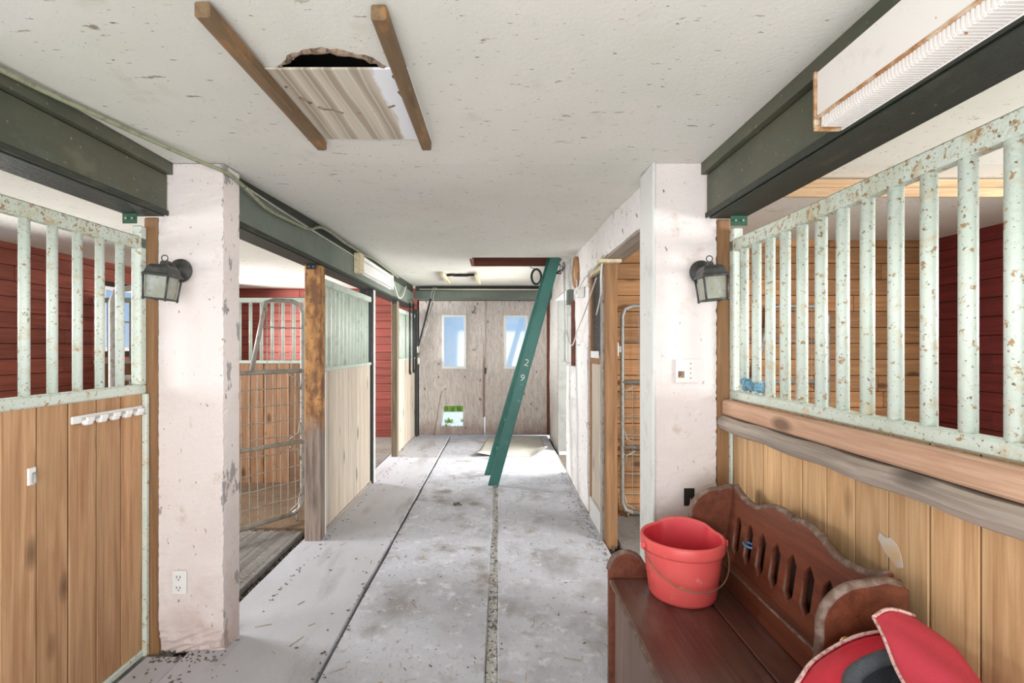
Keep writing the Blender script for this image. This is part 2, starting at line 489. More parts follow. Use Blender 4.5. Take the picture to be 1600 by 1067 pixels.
def add_tube(bm, pts, r, seg=8, closed=False, caps=True):
    P = [Vector(p) for p in pts]
    n = len(P)
    rings = []
    up = None
    for i in range(n):
        a = P[(i - 1) % n] if closed or i > 0 else P[i]
        b = P[(i + 1) % n] if closed or i < n - 1 else P[i]
        t = (b - a).normalized()
        if up is None:
            up = Vector((0, 0, 1)) if abs(t.z) < .9 else Vector((0, 1, 0))
        s = t.cross(up)
        if s.length < 1e-5:
            s = t.orthogonal()
        s.normalize()
        up = s.cross(t).normalized()
        rr = r[i] if isinstance(r, (list, tuple)) else r
        rings.append([bm.verts.new(P[i] + (s * math.cos(2 * math.pi * k / seg) + up * math.sin(2 * math.pi * k / seg)) * rr) for k in range(seg)])
    for i in range(n if closed else n - 1):
        A, B = rings[i], rings[(i + 1) % n]
        for k in range(seg):
            f = bm.faces.new((A[k], A[(k + 1) % seg], B[(k + 1) % seg], B[k]))
            f.smooth = True
    if caps and not closed:
        bm.faces.new(rings[0])
        bm.faces.new(list(reversed(rings[-1])))

def bm_obj(name, bm, mat, parent=None, origin=None):
    bmesh.ops.recalc_face_normals(bm, faces=bm.faces)
    if origin is None:
        origin = sum((v.co for v in bm.verts), Vector()) / max(1, len(bm.verts))
    origin = Vector(origin)
    bmesh.ops.translate(bm, vec=-origin, verts=bm.verts)
    me = bpy.data.meshes.new(name)
    bm.to_mesh(me)
    bm.free()
    return link(name, me, mat, parent, origin)

def tube(name, pts, r, mat, parent=None, seg=8, closed=False):
    bm = bmesh.new()
    add_tube(bm, pts, r, seg, closed)
    return bm_obj(name, bm, mat, parent)

_cyl = {}
def bar(name, x, y, z0, z1, r, mat, parent, seg=12):
    """upright round bar, mesh shared by length"""
    k = (round(z1 - z0, 4), r, mat, seg)
    if k not in _cyl:
        bm = bmesh.new()
        h = (z1 - z0) / 2
        add_tube(bm, [(0, 0, -h), (0, 0, h)], r, seg)
        bmesh.ops.recalc_face_normals(bm, faces=bm.faces)
        me = bpy.data.meshes.new(name)
        bm.to_mesh(me)
        bm.free()
        _cyl[k] = me
    return link(name, _cyl[k], mat, parent, (x, y, (z0 + z1) / 2))

def lathe(bm, prof, seg=32, c=(0, 0, 0), sx=1, sy=1):
    rings = []
    for r, z in prof:
        rings.append([bm.verts.new((c[0] + r * sx * math.cos(2 * math.pi * k / seg), c[1] + r * sy * math.sin(2 * math.pi * k / seg), c[2] + z)) for k in range(seg)])
    for A, B in zip(rings, rings[1:]):
        for k in range(seg):
            f = bm.faces.new((A[k], A[(k + 1) % seg], B[(k + 1) % seg], B[k]))
            f.smooth = True
    return rings

def outline(name, loops, t, mat, parent=None, bev=.003, to_world=None, origin=None):
    """filled 2-D outline with holes, thickness t; to_world maps (u, v, w) to a point"""
    cu = bpy.data.curves.new(name, 'CURVE')
    cu.dimensions = '2D'
    cu.fill_mode = 'BOTH'
    cu.extrude = t / 2 - bev
    cu.bevel_depth = bev
    cu.bevel_resolution = 0
    for lp in loops:
        s = cu.splines.new('POLY')
        s.points.add(len(lp) - 1)
        for p, q in zip(s.points, lp):
            p.co = (q[0], q[1], 0, 1)
        s.use_cyclic_u = True
    tmp = bpy.data.objects.new('tmp', cu)
    COL.objects.link(tmp)
    dg = bpy.context.evaluated_depsgraph_get()
    me = bpy.data.meshes.new_from_object(tmp.evaluated_get(dg))
    bpy.data.objects.remove(tmp)
    bpy.data.curves.remove(cu)
    me.materials.clear()
    bm = bmesh.new()
    bm.from_mesh(me)
    bpy.data.meshes.remove(me)
    if to_world:
        for v in bm.verts:
            v.co = Vector(to_world(*v.co))
    return bm_obj(name, bm, mat, parent, origin)

def cells(name, xs, zs, holes, t, to_world, mat, parent=None, origin=None, bev=0):
    """sheet in (u,v) cut by rectangular holes, with real thickness"""
    us = sorted(set(list(xs) + [h[0] for h in holes] + [h[1] for h in holes]))
    vs = sorted(set(list(zs) + [h[2] for h in holes] + [h[3] for h in holes]))
    full = lambda i, j: 0 <= i < len(us) - 1 and 0 <= j < len(vs) - 1 and not any(h[0] - 1e-6 <= us[i] and us[i + 1] <= h[1] + 1e-6 and h[2] - 1e-6 <= vs[j] and vs[j + 1] <= h[3] + 1e-6 for h in holes)
    bm = bmesh.new()
    V = {}
    def v(i, j, k):
        if (i, j, k) not in V:
            V[(i, j, k)] = bm.verts.new(to_world(us[i], vs[j], k * t))
        return V[(i, j, k)]
    for i in range(len(us) - 1):
        for j in range(len(vs) - 1):
            if not full(i, j):
                continue
            bm.faces.new((v(i, j, 0), v(i + 1, j, 0), v(i + 1, j + 1, 0), v(i, j + 1, 0)))
            bm.faces.new((v(i, j, 1), v(i, j + 1, 1), v(i + 1, j + 1, 1), v(i + 1, j, 1)))
            for (di, dj, a, b) in ((-1, 0, (i, j), (i, j + 1)), (1, 0, (i + 1, j), (i + 1, j + 1)), (0, -1, (i, j), (i + 1, j)), (0, 1, (i, j + 1), (i + 1, j + 1))):
                if not full(i + di, j + dj):
                    bm.faces.new((v(*a, 0), v(*b, 0), v(*b, 1), v(*a, 1)))
    return bm_obj(name, bm, mat, parent, origin)

# ------------------------------------------------------------------ the setting
def cz(y):
    """the sagging ceiling: height above the floor along the aisle"""
    K = [(-3, 2.245), (2.3, 2.245), (3.5, 2.295), (5.0, 2.31), (9, 2.355)]
    for (a, za), (b, zb) in zip(K, K[1:]):
        if y <= b:
            return za + (zb - za) * (y - a) / (b - a)
    return K[-1][1]

TOP = 2.62          # walls run up past the ceiling into the attic
DOORY = 7.95

# floor
fl = box('floor', -4.3, 3.75, -1.6, 8.0, -.30, -.055, 'soil', bev=0)
tag(fl, kind='structure')
def slab(x0, x1, y0, y1, z1, mat, name='slab', wob=0.0):
    n = 40
    bm = bmesh.new()
    rows = []
    rr = random.Random(int(x0 * 100) + 5)
    for i in range(n + 1):
        y = y0 + (y1 - y0) * i / n
        a, b = x0 + rr.uniform(-wob, wob), x1 + rr.uniform(-wob, wob)
        rows.append([bm.verts.new(p) for p in ((a, y, -.055), (a, y, z1 - .006), (a + .006, y, z1), (b - .006, y, z1), (b, y, z1 - .006), (b, y, -.055))])
    for A, B in zip(rows, rows[1:]):
        for k in range(5):
            bm.faces.new((A[k], A[k + 1], B[k + 1], B[k]))
    bm.faces.new(rows[0])
    bm.faces.new(rows[-1])
    return bm_obj(name, bm, mat, fl)
slab(-1.43, -.780, -1.6, 7.93, .004, 'concrete_left', wob=.004)
slab(-1.60, -1.434, -1.6, 2.26, .0, 'concrete_left', wob=.004)
slab(-.762, -.058, -1.6, 7.93, 0.0, 'concrete', wob=.004)
slab(-.010, .76, -1.6, 7.93, 0.0, 'concrete', wob=.004)
slab(.76, 1.10, -1.6, 2.3, -.004, 'concrete', wob=.004)

def rubble(name, x0, x1, y0, y1, z, n, smin, smax, mat, seed, label, cat):
    rr = random.Random(seed)
    bm = bmesh.new()
    for i in range(n):
        s = rr.uniform(smin, smax)
        m = Matrix.Translation((rr.uniform(x0, x1), y0 + (y1 - y0) * rr.random() ** 1.4, z + s * .1)) @ Matrix.Rotation(rr.uniform(0, 6), 4, 'Z') @ Matrix.Rotation(rr.uniform(0, 1), 4, 'X') @ Matrix.Diagonal((s, s * rr.uniform(.6, 1), s * .6, 1))
        bmesh.ops.create_icosphere(bm, subdivisions=1, radius=.5, matrix=m)
    return tag(bm_obj(name, bm, mat), label, cat, kind='stuff')
rubble('gravel_joint', -.052, -.016, .4, 5.1, -.022, 1500, .010, .026, 'gravel', 3, 'loose pale gravel filling the joint in the aisle floor', 'gravel')
box('joint_bed', -.058, -.010, -1.6, 7.93, -.054, -.016, 'gravel', fl, 0)
# stall floors
lm = thing('stall_floor_mat', 'grey patterned rubber matting on the floor behind the mesh gate', 'floor mat', (-2.85, 3.2, -.055))
def herring(name, x0, x1, y0, y1, z, parent):
    bm = bmesh.new()
    s, L, wd = .085, .075, .022
    nx, ny = int((x1 - x0) / s), int((y1 - y0) / .035)
    for i in range(nx):
        for j in range(ny):
            cx, cy = x0 + (i + .5) * s, y0 + (j + .5) * .035
            a = R(45) if i % 2 else R(-45)
            m = Matrix.Translation((cx, cy, z)) @ Matrix.Rotation(a, 4, 'Z') @ Matrix.Diagonal((L, wd * .75, .006, 1))
            bmesh.ops.create_cube(bm, size=1, matrix=m)
    return bm_obj(name, bm, 'stallmat', parent)
box('mat_sheet', -4.18, -1.51, -1.4, 3.84, -.055, -.012, 'stallmat', lm)
bd_ = box('bedding', -4.18, -1.44, 3.85, 5.12, -.055, .015, 'bedding', bev=.006)
tag(bd_, 'trodden brown bedding on the floor behind the mesh gate', 'bedding', kind='stuff')
tag(herring('tread_ribs', -2.3, -1.53, 2.42, 3.9, -.012, lm), kind='stuff')
rm = box('stall_floor_mat', .87, 3.56, -1.4, 4.18, -.055, -.008, 'stallmat')
tag(rm, 'dark rubber mat on the floor inside the right stall doorway', 'floor mat')
fm = box('stall_floor_mat', -4.18, -1.45, 5.25, 7.88, -.055, -.012, 'stallmat')
tag(fm, 'dusty mat in the far left stall below the red wall', 'floor mat')

# ceiling with a round hole and a loft hatch
HX0, HX1, HY0, HY1 = -.28, .62, 5.05, 5.58
def make_ceiling():
    xs = [-4.3, -3, -1.5, -.72, -.28, .62, 2, 3.75]
    ys = [-1.6, 0, 1.38, 1.82, 2.3, 2.9, 3.5, 4.2, HY0, HY1, 6.4, 7.2, 8.05]
    bm = bmesh.new()
    V = {}
    def v(x, y, dz=0):
        k = (x, y, dz)
        if k not in V:
            V[k] = bm.verts.new((x, y, cz(y) + dz))
        return V[k]
    for a, b in zip(xs, xs[1:]):
        for c, d in zip(ys, ys[1:]):
            if (a, c) in ((-.72, 1.38), (-.28, HY0)):
                continue
            bm.faces.new((v(a, c), v(a, d), v(b, d), v(b, c)))
    cx, cy, r = -.50, 1.60, .178
    rr = random.Random(4)
    n = 48
    sq, ci, up = [], [], []
    for k in range(n):
        t = 2 * math.pi * (k + .5) / n + R(45) - math.pi / n
        dx, dy = math.cos(t), math.sin(t)
        s = .22 / max(abs(dx), abs(dy))
        rk = r * (1 + rr.uniform(-.06, .05))
        sq.append(bm.verts.new((cx + dx * s, cy + dy * s, cz(1.6))))
        ci.append(bm.verts.new((cx + dx * rk, cy + dy * rk, cz(1.6))))
        up.append(bm.verts.new((cx + dx * (rk + .004), cy + dy * (rk + .004), cz(1.6) + .025)))
    for k in range(n):
        m = (k + 1) % n
        bm.faces.new((sq[k], sq[m], ci[m], ci[k]))
        bm.faces.new((ci[k], ci[m], up[m], up[k]))
    return bm_obj('ceiling', bm, 'ceiling', origin=(0, 0, 0))
ceil = tag(make_ceiling(), kind='structure')
bm = bmesh.new()
lathe(bm, [(.186, 0), (.186, .30), (.001, .30)], 40, (-.5, 1.6, cz(1.6) + .02))  # closed dark tube added so the round hole looks unlit
bm_obj('hole_shade', bm, 'hole_shade', ceil)
bm = bmesh.new()
pts = []
rr = random.Random(9)
for k in range(60):
    t = 2 * math.pi * k / 60
    r_ = .183 + rr.uniform(-.006, .006)
    pts.append((-.5 + r_ * math.cos(t), 1.6 + r_ * math.sin(t), cz(1.6) + rr.uniform(-.004, .004)))
add_tube(bm, pts, [.008 + rr.uniform(-.003, .004) for _ in pts], 6, True)
bm_obj('torn_rim', bm, 'torn', ceil)
for n_, a in (('hatch_lining', (HX0 - .03, HX1 + .03, HY1, HY1 + .03)), ('hatch_lining', (HX0 - .03, HX1 + .03, HY0 - .03, HY0)), ('hatch_lining', (HX0 - .03, HX0, HY0, HY1)), ('hatch_lining', (HX1, HX1 + .03, HY0, HY1))):
    box(n_, *a, cz(5.3) - .002, cz(5.3) + .26, 'hatch_x', ceil)
light_block_roof = tag(box('light_block_roof', -4.5, 3.9, -1.8, 8.1, TOP, TOP + .08, 'backing', bev=0), kind='structure')  # unseen slab added to keep sky light out of the attic

# walls -----------------------------------------------------------
def planked_wall(base, axis, a0, a1, face, depth, holes, mat, pitch=.135, th=.026, joints=None, zmax=2.42, seed=1):
    """each plank its own object; axis 'x' (wall across) or 'y' (wall along the aisle). face: plane of the plank fronts; depth sign."""
    rr = random.Random(seed)
    z = -.05
    while z < zmax:
        z1 = min(z + pitch, zmax)
        spans = [(a0, a1)]
        for (h0, h1, hz0, hz1) in holes:
            if z1 > hz0 + .02 and z < hz1 - .02:
                ns = []
                for s in spans:
                    if h0 > s[0] and h1 < s[1]:
                        ns += [(s[0], h0), (h1, s[1])]
                    else:
                        ns.append(s)
                spans = ns
        for s in spans:
            cuts = [s[0]]
            if joints and s[1] - s[0] > 1.2:
                for _ in range(joints):
                    c = rr.uniform(s[0] + .3, s[1] - .3)
                    if all(abs(c - q) > .35 for q in cuts):
                        cuts.append(c)
                cuts.sort()
            cuts.append(s[1])
            for p, q in zip(cuts, cuts[1:]):
                j = rr.uniform(0, .005)
                f0, f1 = sorted((face + depth * j, face + depth * th))
                if axis == 'x':
                    box('plank', p + .001, q - .001, f0, f1, z + .002, z1 - .002, mat, base, .004)
                else:
                    box('plank', f0, f1, p + .001, q - .001, z + .002, z1 - .002, mat, base, .004)
        z = z1

WIN = (5.30, 6.02, 1.36, 2.06)
lw_holes = [WIN, (.5, 1.7, 1.1, 2.1), (2.9, 3.9, 1.1, 2.1), (6.4, 7.3, 1.1, 2.1)]
wl = tag(cells('wall_left', (-1.6, 8.05), (-.055, TOP), lw_holes, .10, lambda u, v, k: (-4.227 - k, u, v), 'backing'), kind='structure')
planked_wall(wl, 'y', 2.0, 7.92, -4.2, -1, [WIN, (2.9, 3.9, 1.1, 2.1), (6.4, 7.3, 1.1, 2.1)], 'red_y', joints=1, seed=2)
wr = tag(cells('wall_right', (-1.6, 4.5), (-.055, TOP), [(.6, 1.8, 1.1, 2.1)], .10, lambda u, v, k: (3.647 + k, u, v), 'backing'), kind='structure')
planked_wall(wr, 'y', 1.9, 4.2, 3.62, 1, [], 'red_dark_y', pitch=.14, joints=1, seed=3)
wd = tag(box('wall_divider', .90, 3.64, 4.227, 4.30, -.055, TOP, 'backing', bev=0), kind='structure')
planked_wall(wd, 'x', .86, 3.62, 4.2, 1, [], 'cedar_x', joints=2, seed=5)
wf = tag(cells('wall_front', (-4.3, .95), (-.055, TOP), [(-1.285, .815, -.055, 2.15)], .10, lambda u, v, k: (u, DOORY + .027 + k, v), 'backing'), kind='structure')
planked_wall(wf, 'x', -4.2, -1.30, DOORY, 1, [], 'red_x', pitch=.125, joints=1, seed=6)
wb = tag(cells('wall_back', (-4.3, 3.75), (-.055, TOP), [(-1.55, 1.0, -.055, 2.2)], .10, lambda u, v, k: (u, -1.5 - k, v), 'white_wall'), kind='structure')

# white rendered aisle wall on the right: opening to the stall, then a side door
def rough_wall():
    AX, th = .755, .13
    holes = [(2.48, 4.26, -.055, 2.045), (5.60, 6.78, -.055, 2.06)]
    n = 90
    us = [2.48 + (DOORY - .0 - 2.48) * i / n for i in range(n + 1)]
    vs = [-.05 + (2.42) * j / 26 for j in range(27)]
    rr = random.Random(12)
    g = {}
    def f(u, v, k):
        AX = .755 if u < 6.2 else .802
        if k > 0:
            return (AX + th, u, v)
        key = (round(u, 3), round(v, 3))
        if key not in g:
            g[key] = rr.uniform(-.005, .005) + (.012 * max(0, .25 - v) / .25) * rr.random()
        return (AX + g[key] + .004 * math.sin(u * 5 + v * 3), u, v)
    return cells('wall_aisle', us, vs, holes, th, f, 'white_wall', origin=(AX, 5, 0))
wa = tag(rough_wall(), kind='structure')
for p in wa.data.polygons:
    p.use_smooth = False

# pillars ----------------------------------------------------------
def pillar(x0, x1, y0, y1, h, label, chipx, seed):
    rr = random.Random(seed)
    t = thing('pillar', label, 'pillar', ((x0 + x1) / 2, (y0 + y1) / 2, 0))
    bm = bmesh.new()
    nz = 150
    rings = []
    nxs, nys = 8, 4
    per = [(x0 + (x1 - x0) * i / nxs, y0) for i in range(nxs)] + [(x1, y0 + (y1 - y0) * i / nys) for i in range(nys)] + \
          [(x1 - (x1 - x0) * i / nxs, y1) for i in range(nxs)] + [(x0, y1 - (y1 - y0) * i / nys) for i in range(nys)]
    for k in range(nz + 1):
        z = h * k / nz - .005
        ring = []
        for (x, y) in per:
            low = max(0, .14 - z) / .14
            jx, jy = rr.uniform(-.0006, .0006), rr.uniform(-.0009, .0009)
            if low and y == y0:
                jy += low * .022 * rr.random()
            if (x, y) in ((x0, y0), (x1, y0)):
                jx = 0 if x == x0 else jx - .005 * rr.random() ** 3
                jy += .004 * rr.random() ** 3
            ring.append(bm.verts.new((x + jx, y + jy, z)))
        rings.append(ring)
    m = len(per)
    for A, B in zip(rings, rings[1:]):
        for k in range(m):
            bm.faces.new((A[k], A[(k + 1) % m], B[(k + 1) % m], B[k]))
    bm_obj('shaft', bm, 'pillar', t)
    return t
pillar(-1.563, -1.265, 2.29, 2.43, cz(2.35), 'off-white plaster pillar with chipped edge and power outlet low down', -1.265, 21)
pillar(.712, .998, 2.29, 2.48, cz(2.4), 'pinkish white pillar behind the red bucket, blank plate halfway up', .735, 22)
# white corner strip on the aisle side of the right pillar and stall opening
tag(box('trim_1', .700, .714, 2.275, 2.485, 0, cz(2.4) - .004, 'grey_trim'), kind='structure')
# white door casing of the side door
jb = thing('trim_2', None, None)
jb['kind'] = 'structure'
box('jamb', .795, .935, 6.765, 6.785, 0, 2.04, 'jamb_grey', jb)
box('jamb', .752, .89, 5.592, 5.610, 0, 2.04, 'grey_trim', jb)
box('head', .760, .89, 5.592, 6.78, 2.04, 2.06, 'grey_trim', jb)
# soffit board over the stall opening
tag(box('trim_3', .757, .90, 2.485, 4.258, 2.028, 2.044, 'grey_wood_y'), kind='structure')

# big doors at the end of the aisle -------------------------------------------
def leaf(name, x0, x1, win, hole, label):
    holes = [win] + ([hole] if hole else [])
    o = cells(name, (x0, x1), (.012, 2.140), holes, .036, lambda u, v, k: (u, DOORY - .02 + k, v), 'osb', origin=((x0 + x1) / 2, DOORY, 0))
    tag(o, kind='structure')
    a, b, c, d = win
    f = .030
    for q in ((a - f, a + .006, c - f, d + f), (b - .006, b + f, c - f, d + f), (a, b, c - f, c + .006), (a, b, d - .006, d + f)):
        box('window_frame', q[0], q[1], DOORY - .034, DOORY - .019, q[2], q[3], 'white_trim', o)
    box('pane', a, b, DOORY - .004, DOORY, c, d, 'glass', o, 0)
    return o
LW = (-.880, -.555, 1.095, 1.890)
RW = (.105, .425, 1.095, 1.885)
CAT = (-.920, -.575, .145, .475)
d1 = leaf('door_1', -1.272, -.236, LW, CAT, None)
d2 = leaf('door_2', -.224, .806, RW, None, None)
box('meeting_strip', -.262, -.224, DOORY - .03, DOORY - .0205, .30, 2.14, 'osb', d1)
box('edge_strip', .755, .80, DOORY - .03, DOORY - .0205, .012, 2.14, 'hatch_x', d2)
for z in (1.99,):
    tube('door_hook', spline([(-.39, DOORY - .03, z + .07), (-.39, DOORY - .03, z), (-.43, DOORY - .04, z - .03), (-.37, DOORY - .04, z - .05)], 5), .006, 'black_steel', d1)
box('latch_plate', -.235, -.205, DOORY - .034, DOORY - .0205, .98, 1.08, 'black_steel', d2)
# loose board leaning beside the low opening in the left leaf
fb = outline('flap_board', [[(-1.02, .02), (-.945, .02), (-.845, .60), (-.885, .72), (-.90, .72)]], .018, 'osb', None, .002, lambda u, v, k: (u, DOORY - .034 + k * .8, v), (-.93, DOORY, 0))
tag(fb, 'narrow tapered plywood offcut leaning beside the low hole in the left door', 'board')
# concrete sill in the door opening
# header in front of the doors
hb = thing('door_header', 'grey-green timber header with a white pipe above the double doors', 'beam', (-.2, 7.6, 2.15))
box('lintel', -1.28, .76, 7.55, 7.90, 2.145, 2.26, 'green_beam_far', hb)
box('upper_board', -1.28, .76, 7.62, 7.90, 2.262, cz(7.7) - .002, 'dark_green', hb)
tube('pipe', [(-1.2, 7.5, 2.275), (.74, 7.5, 2.27)], .012, 'cable_white', hb)

# window in the left outer wall
wn = thing('window_1', None, None, (-4.2, 5.66, 1.36))
wn['kind'] = 'structure'
y0, y1, z0, z1 = WIN
for q in ((y0, y0 + .04, z0, z1), (y1 - .04, y1, z0, z1), (y0, y1, z0, z0 + .04), (y0, y1, z1 - .04, z1)):
    box('window_frame', -4.25, -4.205, q[0], q[1], q[2], q[3], 'white_trim', wn)
box('pane', -4.262, -4.258, y0, y1, z0, z1, 'glass', wn, 0)

# ------------------------------------------------------------------ beams
def beam(label, x0, x1, ya, yb, lo, mid, mat, ledge, ledge_mat='green_beam', side=1):
    t = thing('ceiling_beam', label, 'beam', ((x0 + x1) / 2, (ya + yb) / 2, lo))
    box('body', x0, x1, ya, yb, lo + .012, mid, mat, t, .005)
    box('soffit_strip', x0 + .012, x1 - .012, ya, yb, lo, lo + .013, 'dark_green', t, .003)
    box('lower_lip', min(ledge[2], ledge[3]), max(ledge[2], ledge[3]), ya, yb, lo + .002, lo + .026, 'dark_green', t, .004)
    n = 12
    bm = bmesh.new()
    rows = []
    for i in range(n + 1):
        y = ya + (yb - ya) * i / n
        rows.append([bm.verts.new(p) for p in ((ledge[0], y, mid + .001), (ledge[1], y, mid + .001), (ledge[1], y, cz(y) - .001), (ledge[0], y, cz(y) - .001))])
    for A, B in zip(rows, rows[1:]):
        for k in range(4):
            bm.faces.new((A[k], A[(k + 1) % 4], B[(k + 1) % 4], B[k]))
    bm.faces.new(rows[0])
    bm.faces.new(rows[-1])
    bm_obj('ledger', bm, ledge_mat, t)
    return t
bl = beam('dark green beam over the left foreground stall bars', -1.70, -1.52, -1.35, 2.286, 2.0, 2.19, 'green_beam', (-1.70, -1.495, -1.522, -1.512))
bf = beam('long grey-green beam over the left stalls, carrying a tube light', -1.45, -1.29, 2.44, 7.54, 2.0, 2.225, 'green_beam_far', (-1.45, -1.305, -1.292, -1.28), 'dark_green')
br = beam('dark green beam over the right foreground stall bars', .95, 1.13, -1.35, 2.286, 1.99, 2.19, 'green_beam', (.925, 1.13, .942, .952))
def bracket(parent, x0, x1, y, z0, z1, mat='bracket'):
    o = box('bracket', x0, x1, y - .004, y, z0, z1, mat, parent, .001)
    for fx in (.28, .72):
        bm = bmesh.new()
        xx = x0 + (x1 - x0) * fx
        add_tube(bm, [(xx, y - .009, (z0 + z1) / 2), (xx, y - .004, (z0 + z1) / 2)], .005, 8)
        bm_obj('bolt', bm, 'bolt', o)
bracket(bl, -1.685, -1.62, 2.235, 1.955, 2.0)
bracket(br, 1.035, 1.11, 2.235, 1.945, 1.99)

# ------------------------------------------------------------------ posts
def post(x0, x1, y0, y1, h, mat, label):
    return tag(box('timber_post', x0, x1, y0, y1, -.05, h, mat, bev=.006), label, 'post')
post(-1.632, -1.566, 2.29, 2.38, 1.998, 'post_z', 'brown timber post left of the white pillar with the left lantern')
post(1.001, 1.062, 2.29, 2.38, 1.988, 'post_z', 'brown timber post right of the pillar with the right lantern')
pm = post(-1.405, -1.290, 3.60, 3.70, 1.998, 'gnawed', 'gnawed timber post beside the mesh gate, bark-brown upper half')
bracket(bf, -1.39, -1.32, 3.60, 1.965, 2.0, 'black_steel')
post(-1.380, -1.298, 6.38, 6.47, 1.998, 'post_old_z', 'grey timber post on the left beyond the dark steel post')
bracket(bf, -1.37, -1.31, 6.38, 1.965, 2.0, 'black_steel')
sp = thing('steel_post', 'dark steel post at the far end of the pale boarded stall front', 'post', (-1.33, 5.17, 0))
box('shaft', -1.365, -1.300, 5.14, 5.20, -.05, 1.998, 'black_steel', sp)
box('face_strip', -1.300, -1.288, 5.145, 5.195, -.05, 1.995, 'grey_trim', sp)
box('bracket', -1.44, -1.366, 5.132, 5.139, 1.90, 1.995, 'black_steel', sp, .001)
sp2 = thing('steel_post', 'dark steel post in the corner by the left plywood door', 'post', (-1.31, 7.86, 0))
box('shaft', -1.345, -1.285, 7.82, 7.90, -.05, 1.998, 'black_steel', sp2)

# ------------------------------------------------------------------ stall fronts along the aisle
def stall_front(label, x, ya, yb, rail_top, rail_mid, foot, bw, wmat, gmat, bars, br_, side, plank_th=.024, end_up=True, wr_=.022, top_h=.055, mid_h=.042):
    """x: centre plane; bars run up between the mid and the top rail; boards below"""
    t = thing('stall_enclosure', label, 'stall front', (x, (ya + yb) / 2, 0))
    box('top_rail', x - wr_, x + wr_, ya, yb, rail_top - top_h, rail_top, 'mint_rail' if gmat == 'mint' else gmat, t, .006)
    box('mid_rail', x - wr_, x + wr_, ya, yb, rail_mid - mid_h, rail_mid, gmat, t, .006)
    box('foot_rail', x - wr_, x + wr_, ya, yb, foot, foot + .03, gmat if gmat == 'mint' else 'grey_wood_y', t, .005)
    for b in bars:
        bar('bar', x, b, rail_mid, rail_top - top_h, br_, gmat, t)
    box('seam_shade_sheet', x + .003 if side > 0 else x - .006, x + .006 if side > 0 else x - .003, ya + .002, yb - .002, foot + .03, rail_mid - mid_h, 'backing', t, 0)  # dark sheet added inside the boards to stop light and shade the seams
    y = yb - .012
    rr = random.Random(int(ya * 100))
    while y > ya + .02:
        y2 = max(ya, y - bw)
        dx = rr.uniform(-.002, .002)
        box('board', x - plank_th / 2 + dx, x + plank_th / 2 + dx, y2 + .0030, y - .0030, foot + .03, rail_mid - mid_h, wmat, t, .0015)
        y = y2
    return t
lf = stall_front('rusty mint barred stall front with orange pine boards, left foreground', -1.635, .10, 2.285, 1.90, 1.232, .0, .1305, 'pine_z', 'mint',
                 [1.718 + .1085 * k for k in range(5)] + [1.718 - .1085 * k for k in range(1, 15)], .0165, 1)
box('end_upright', -1.657, -1.613, 2.245, 2.285, 1.232, 1.95, 'mint', lf, .005)
box('end_upright', -1.622, -1.600, 2.262, 2.285, .0, 1.19, 'mint', lf, .004)
rf = stall_front('rusty mint barred stall front with yellow pine boards behind the bench', 1.075, .10, 2.285, 1.888, 1.205, .0, .130, 'pine_r_z', 'mint',
                 [2.189 - .1045 * k * (1 + .0) for k in range(20)], .0185, -1, mid_h=.040)
box('end_upright', 1.053, 1.097, 2.245, 2.285, 1.205, 1.94, 'mint', rf, .005)
box('end_upright', 1.050, 1.062, 2.262, 2.285, .0, 1.165, 'mint', rf, .004)
box('rub_rail', 1.018, 1.052, .10, 2.284, 1.094, 1.163, 'pine_pink_y', rf, .008)
def round_rail():
    bm = bmesh.new()
    prof = [(1.050, 1.020), (1.030, 1.020), (1.006, 1.030), (.996, 1.050), (1.000, 1.074), (1.020, 1.088), (1.050, 1.090)]
    rows = []
    for i in range(31):
        y = .10 + (2.284 - .10) * i / 30
        j = .003 * math.sin(i * 1.3)
        rows.append([bm.verts.new((a + j * .6, y, b + j)) for a, b in prof])
    for A, B in zip(rows, rows[1:]):
        for k in range(len(prof)):
            f = bm.faces.new((A[k], A[(k + 1) % len(prof)], B[(k + 1) % len(prof)], B[k]))
    bm.faces.new(rows[0])
    bm.faces.new(rows[-1])
    bm_obj('rub_rail', bm, 'grey_wood_y', rf)
round_rail()
mf = stall_front('pale boarded stall front with close mint bars between the timber and steel posts', -1.335, 3.705, 5.135, 1.920, 1.250, .0, .125, 'pale_z', 'mint_far',
                 [3.80 + .103 * k for k in range(13)], .016, 1, mid_h=.03)
box('edge_strip', -1.316, -1.296, 3.703, 3.74, .0, 1.22, 'white_trim', mf)
ff = stall_front('sunlit pale boarded stall front nearest the plywood doors', -1.335, 6.475, 7.81, 1.920, 1.250, .0, .125, 'pale_z', 'mint_far',
                 [6.56 + .103 * k for k in range(12)], .016, 1, mid_h=.03)
# cross partition between the two left stalls
pt = thing('stall_partition', 'cross partition of brown boards and mint bars seen behind the mesh gate', 'partition', (-2.78, 5.17, 0))
box('top_rail', -4.19, -1.37, 5.148, 5.192, 1.865, 1.915, 'mint_far', pt, .005)
box('mid_rail', -4.19, -1.37, 5.148, 5.192, 1.235, 1.268, 'mint_far', pt, .005)
for k in range(25):
    bar('bar', -1.45 - .1125 * k, 5.17, 1.268, 1.865, .016, 'mint_far', pt)
rr = random.Random(8)
x = -4.19
while x < -1.40:
    x2 = min(x + .135, -1.375)
    d = rr.uniform(-.004, .004)
    box('board', x + .002, x2 - .002, 5.158 + d, 5.182 + d, -.012, 1.235, 'partition_z', pt, .003)
    x = x2

sm = outline('paint_smear', [[(1.312, .822), (1.33, .812), (1.35, .824), (1.375, .838), (1.398, .866), (1.392, .886), (1.372, .878), (1.352, .884), (1.33, .872), (1.318, .85)]], .0016, 'smear', rf, .0003, lambda u, v, k: (1.0615 + k, u, v))

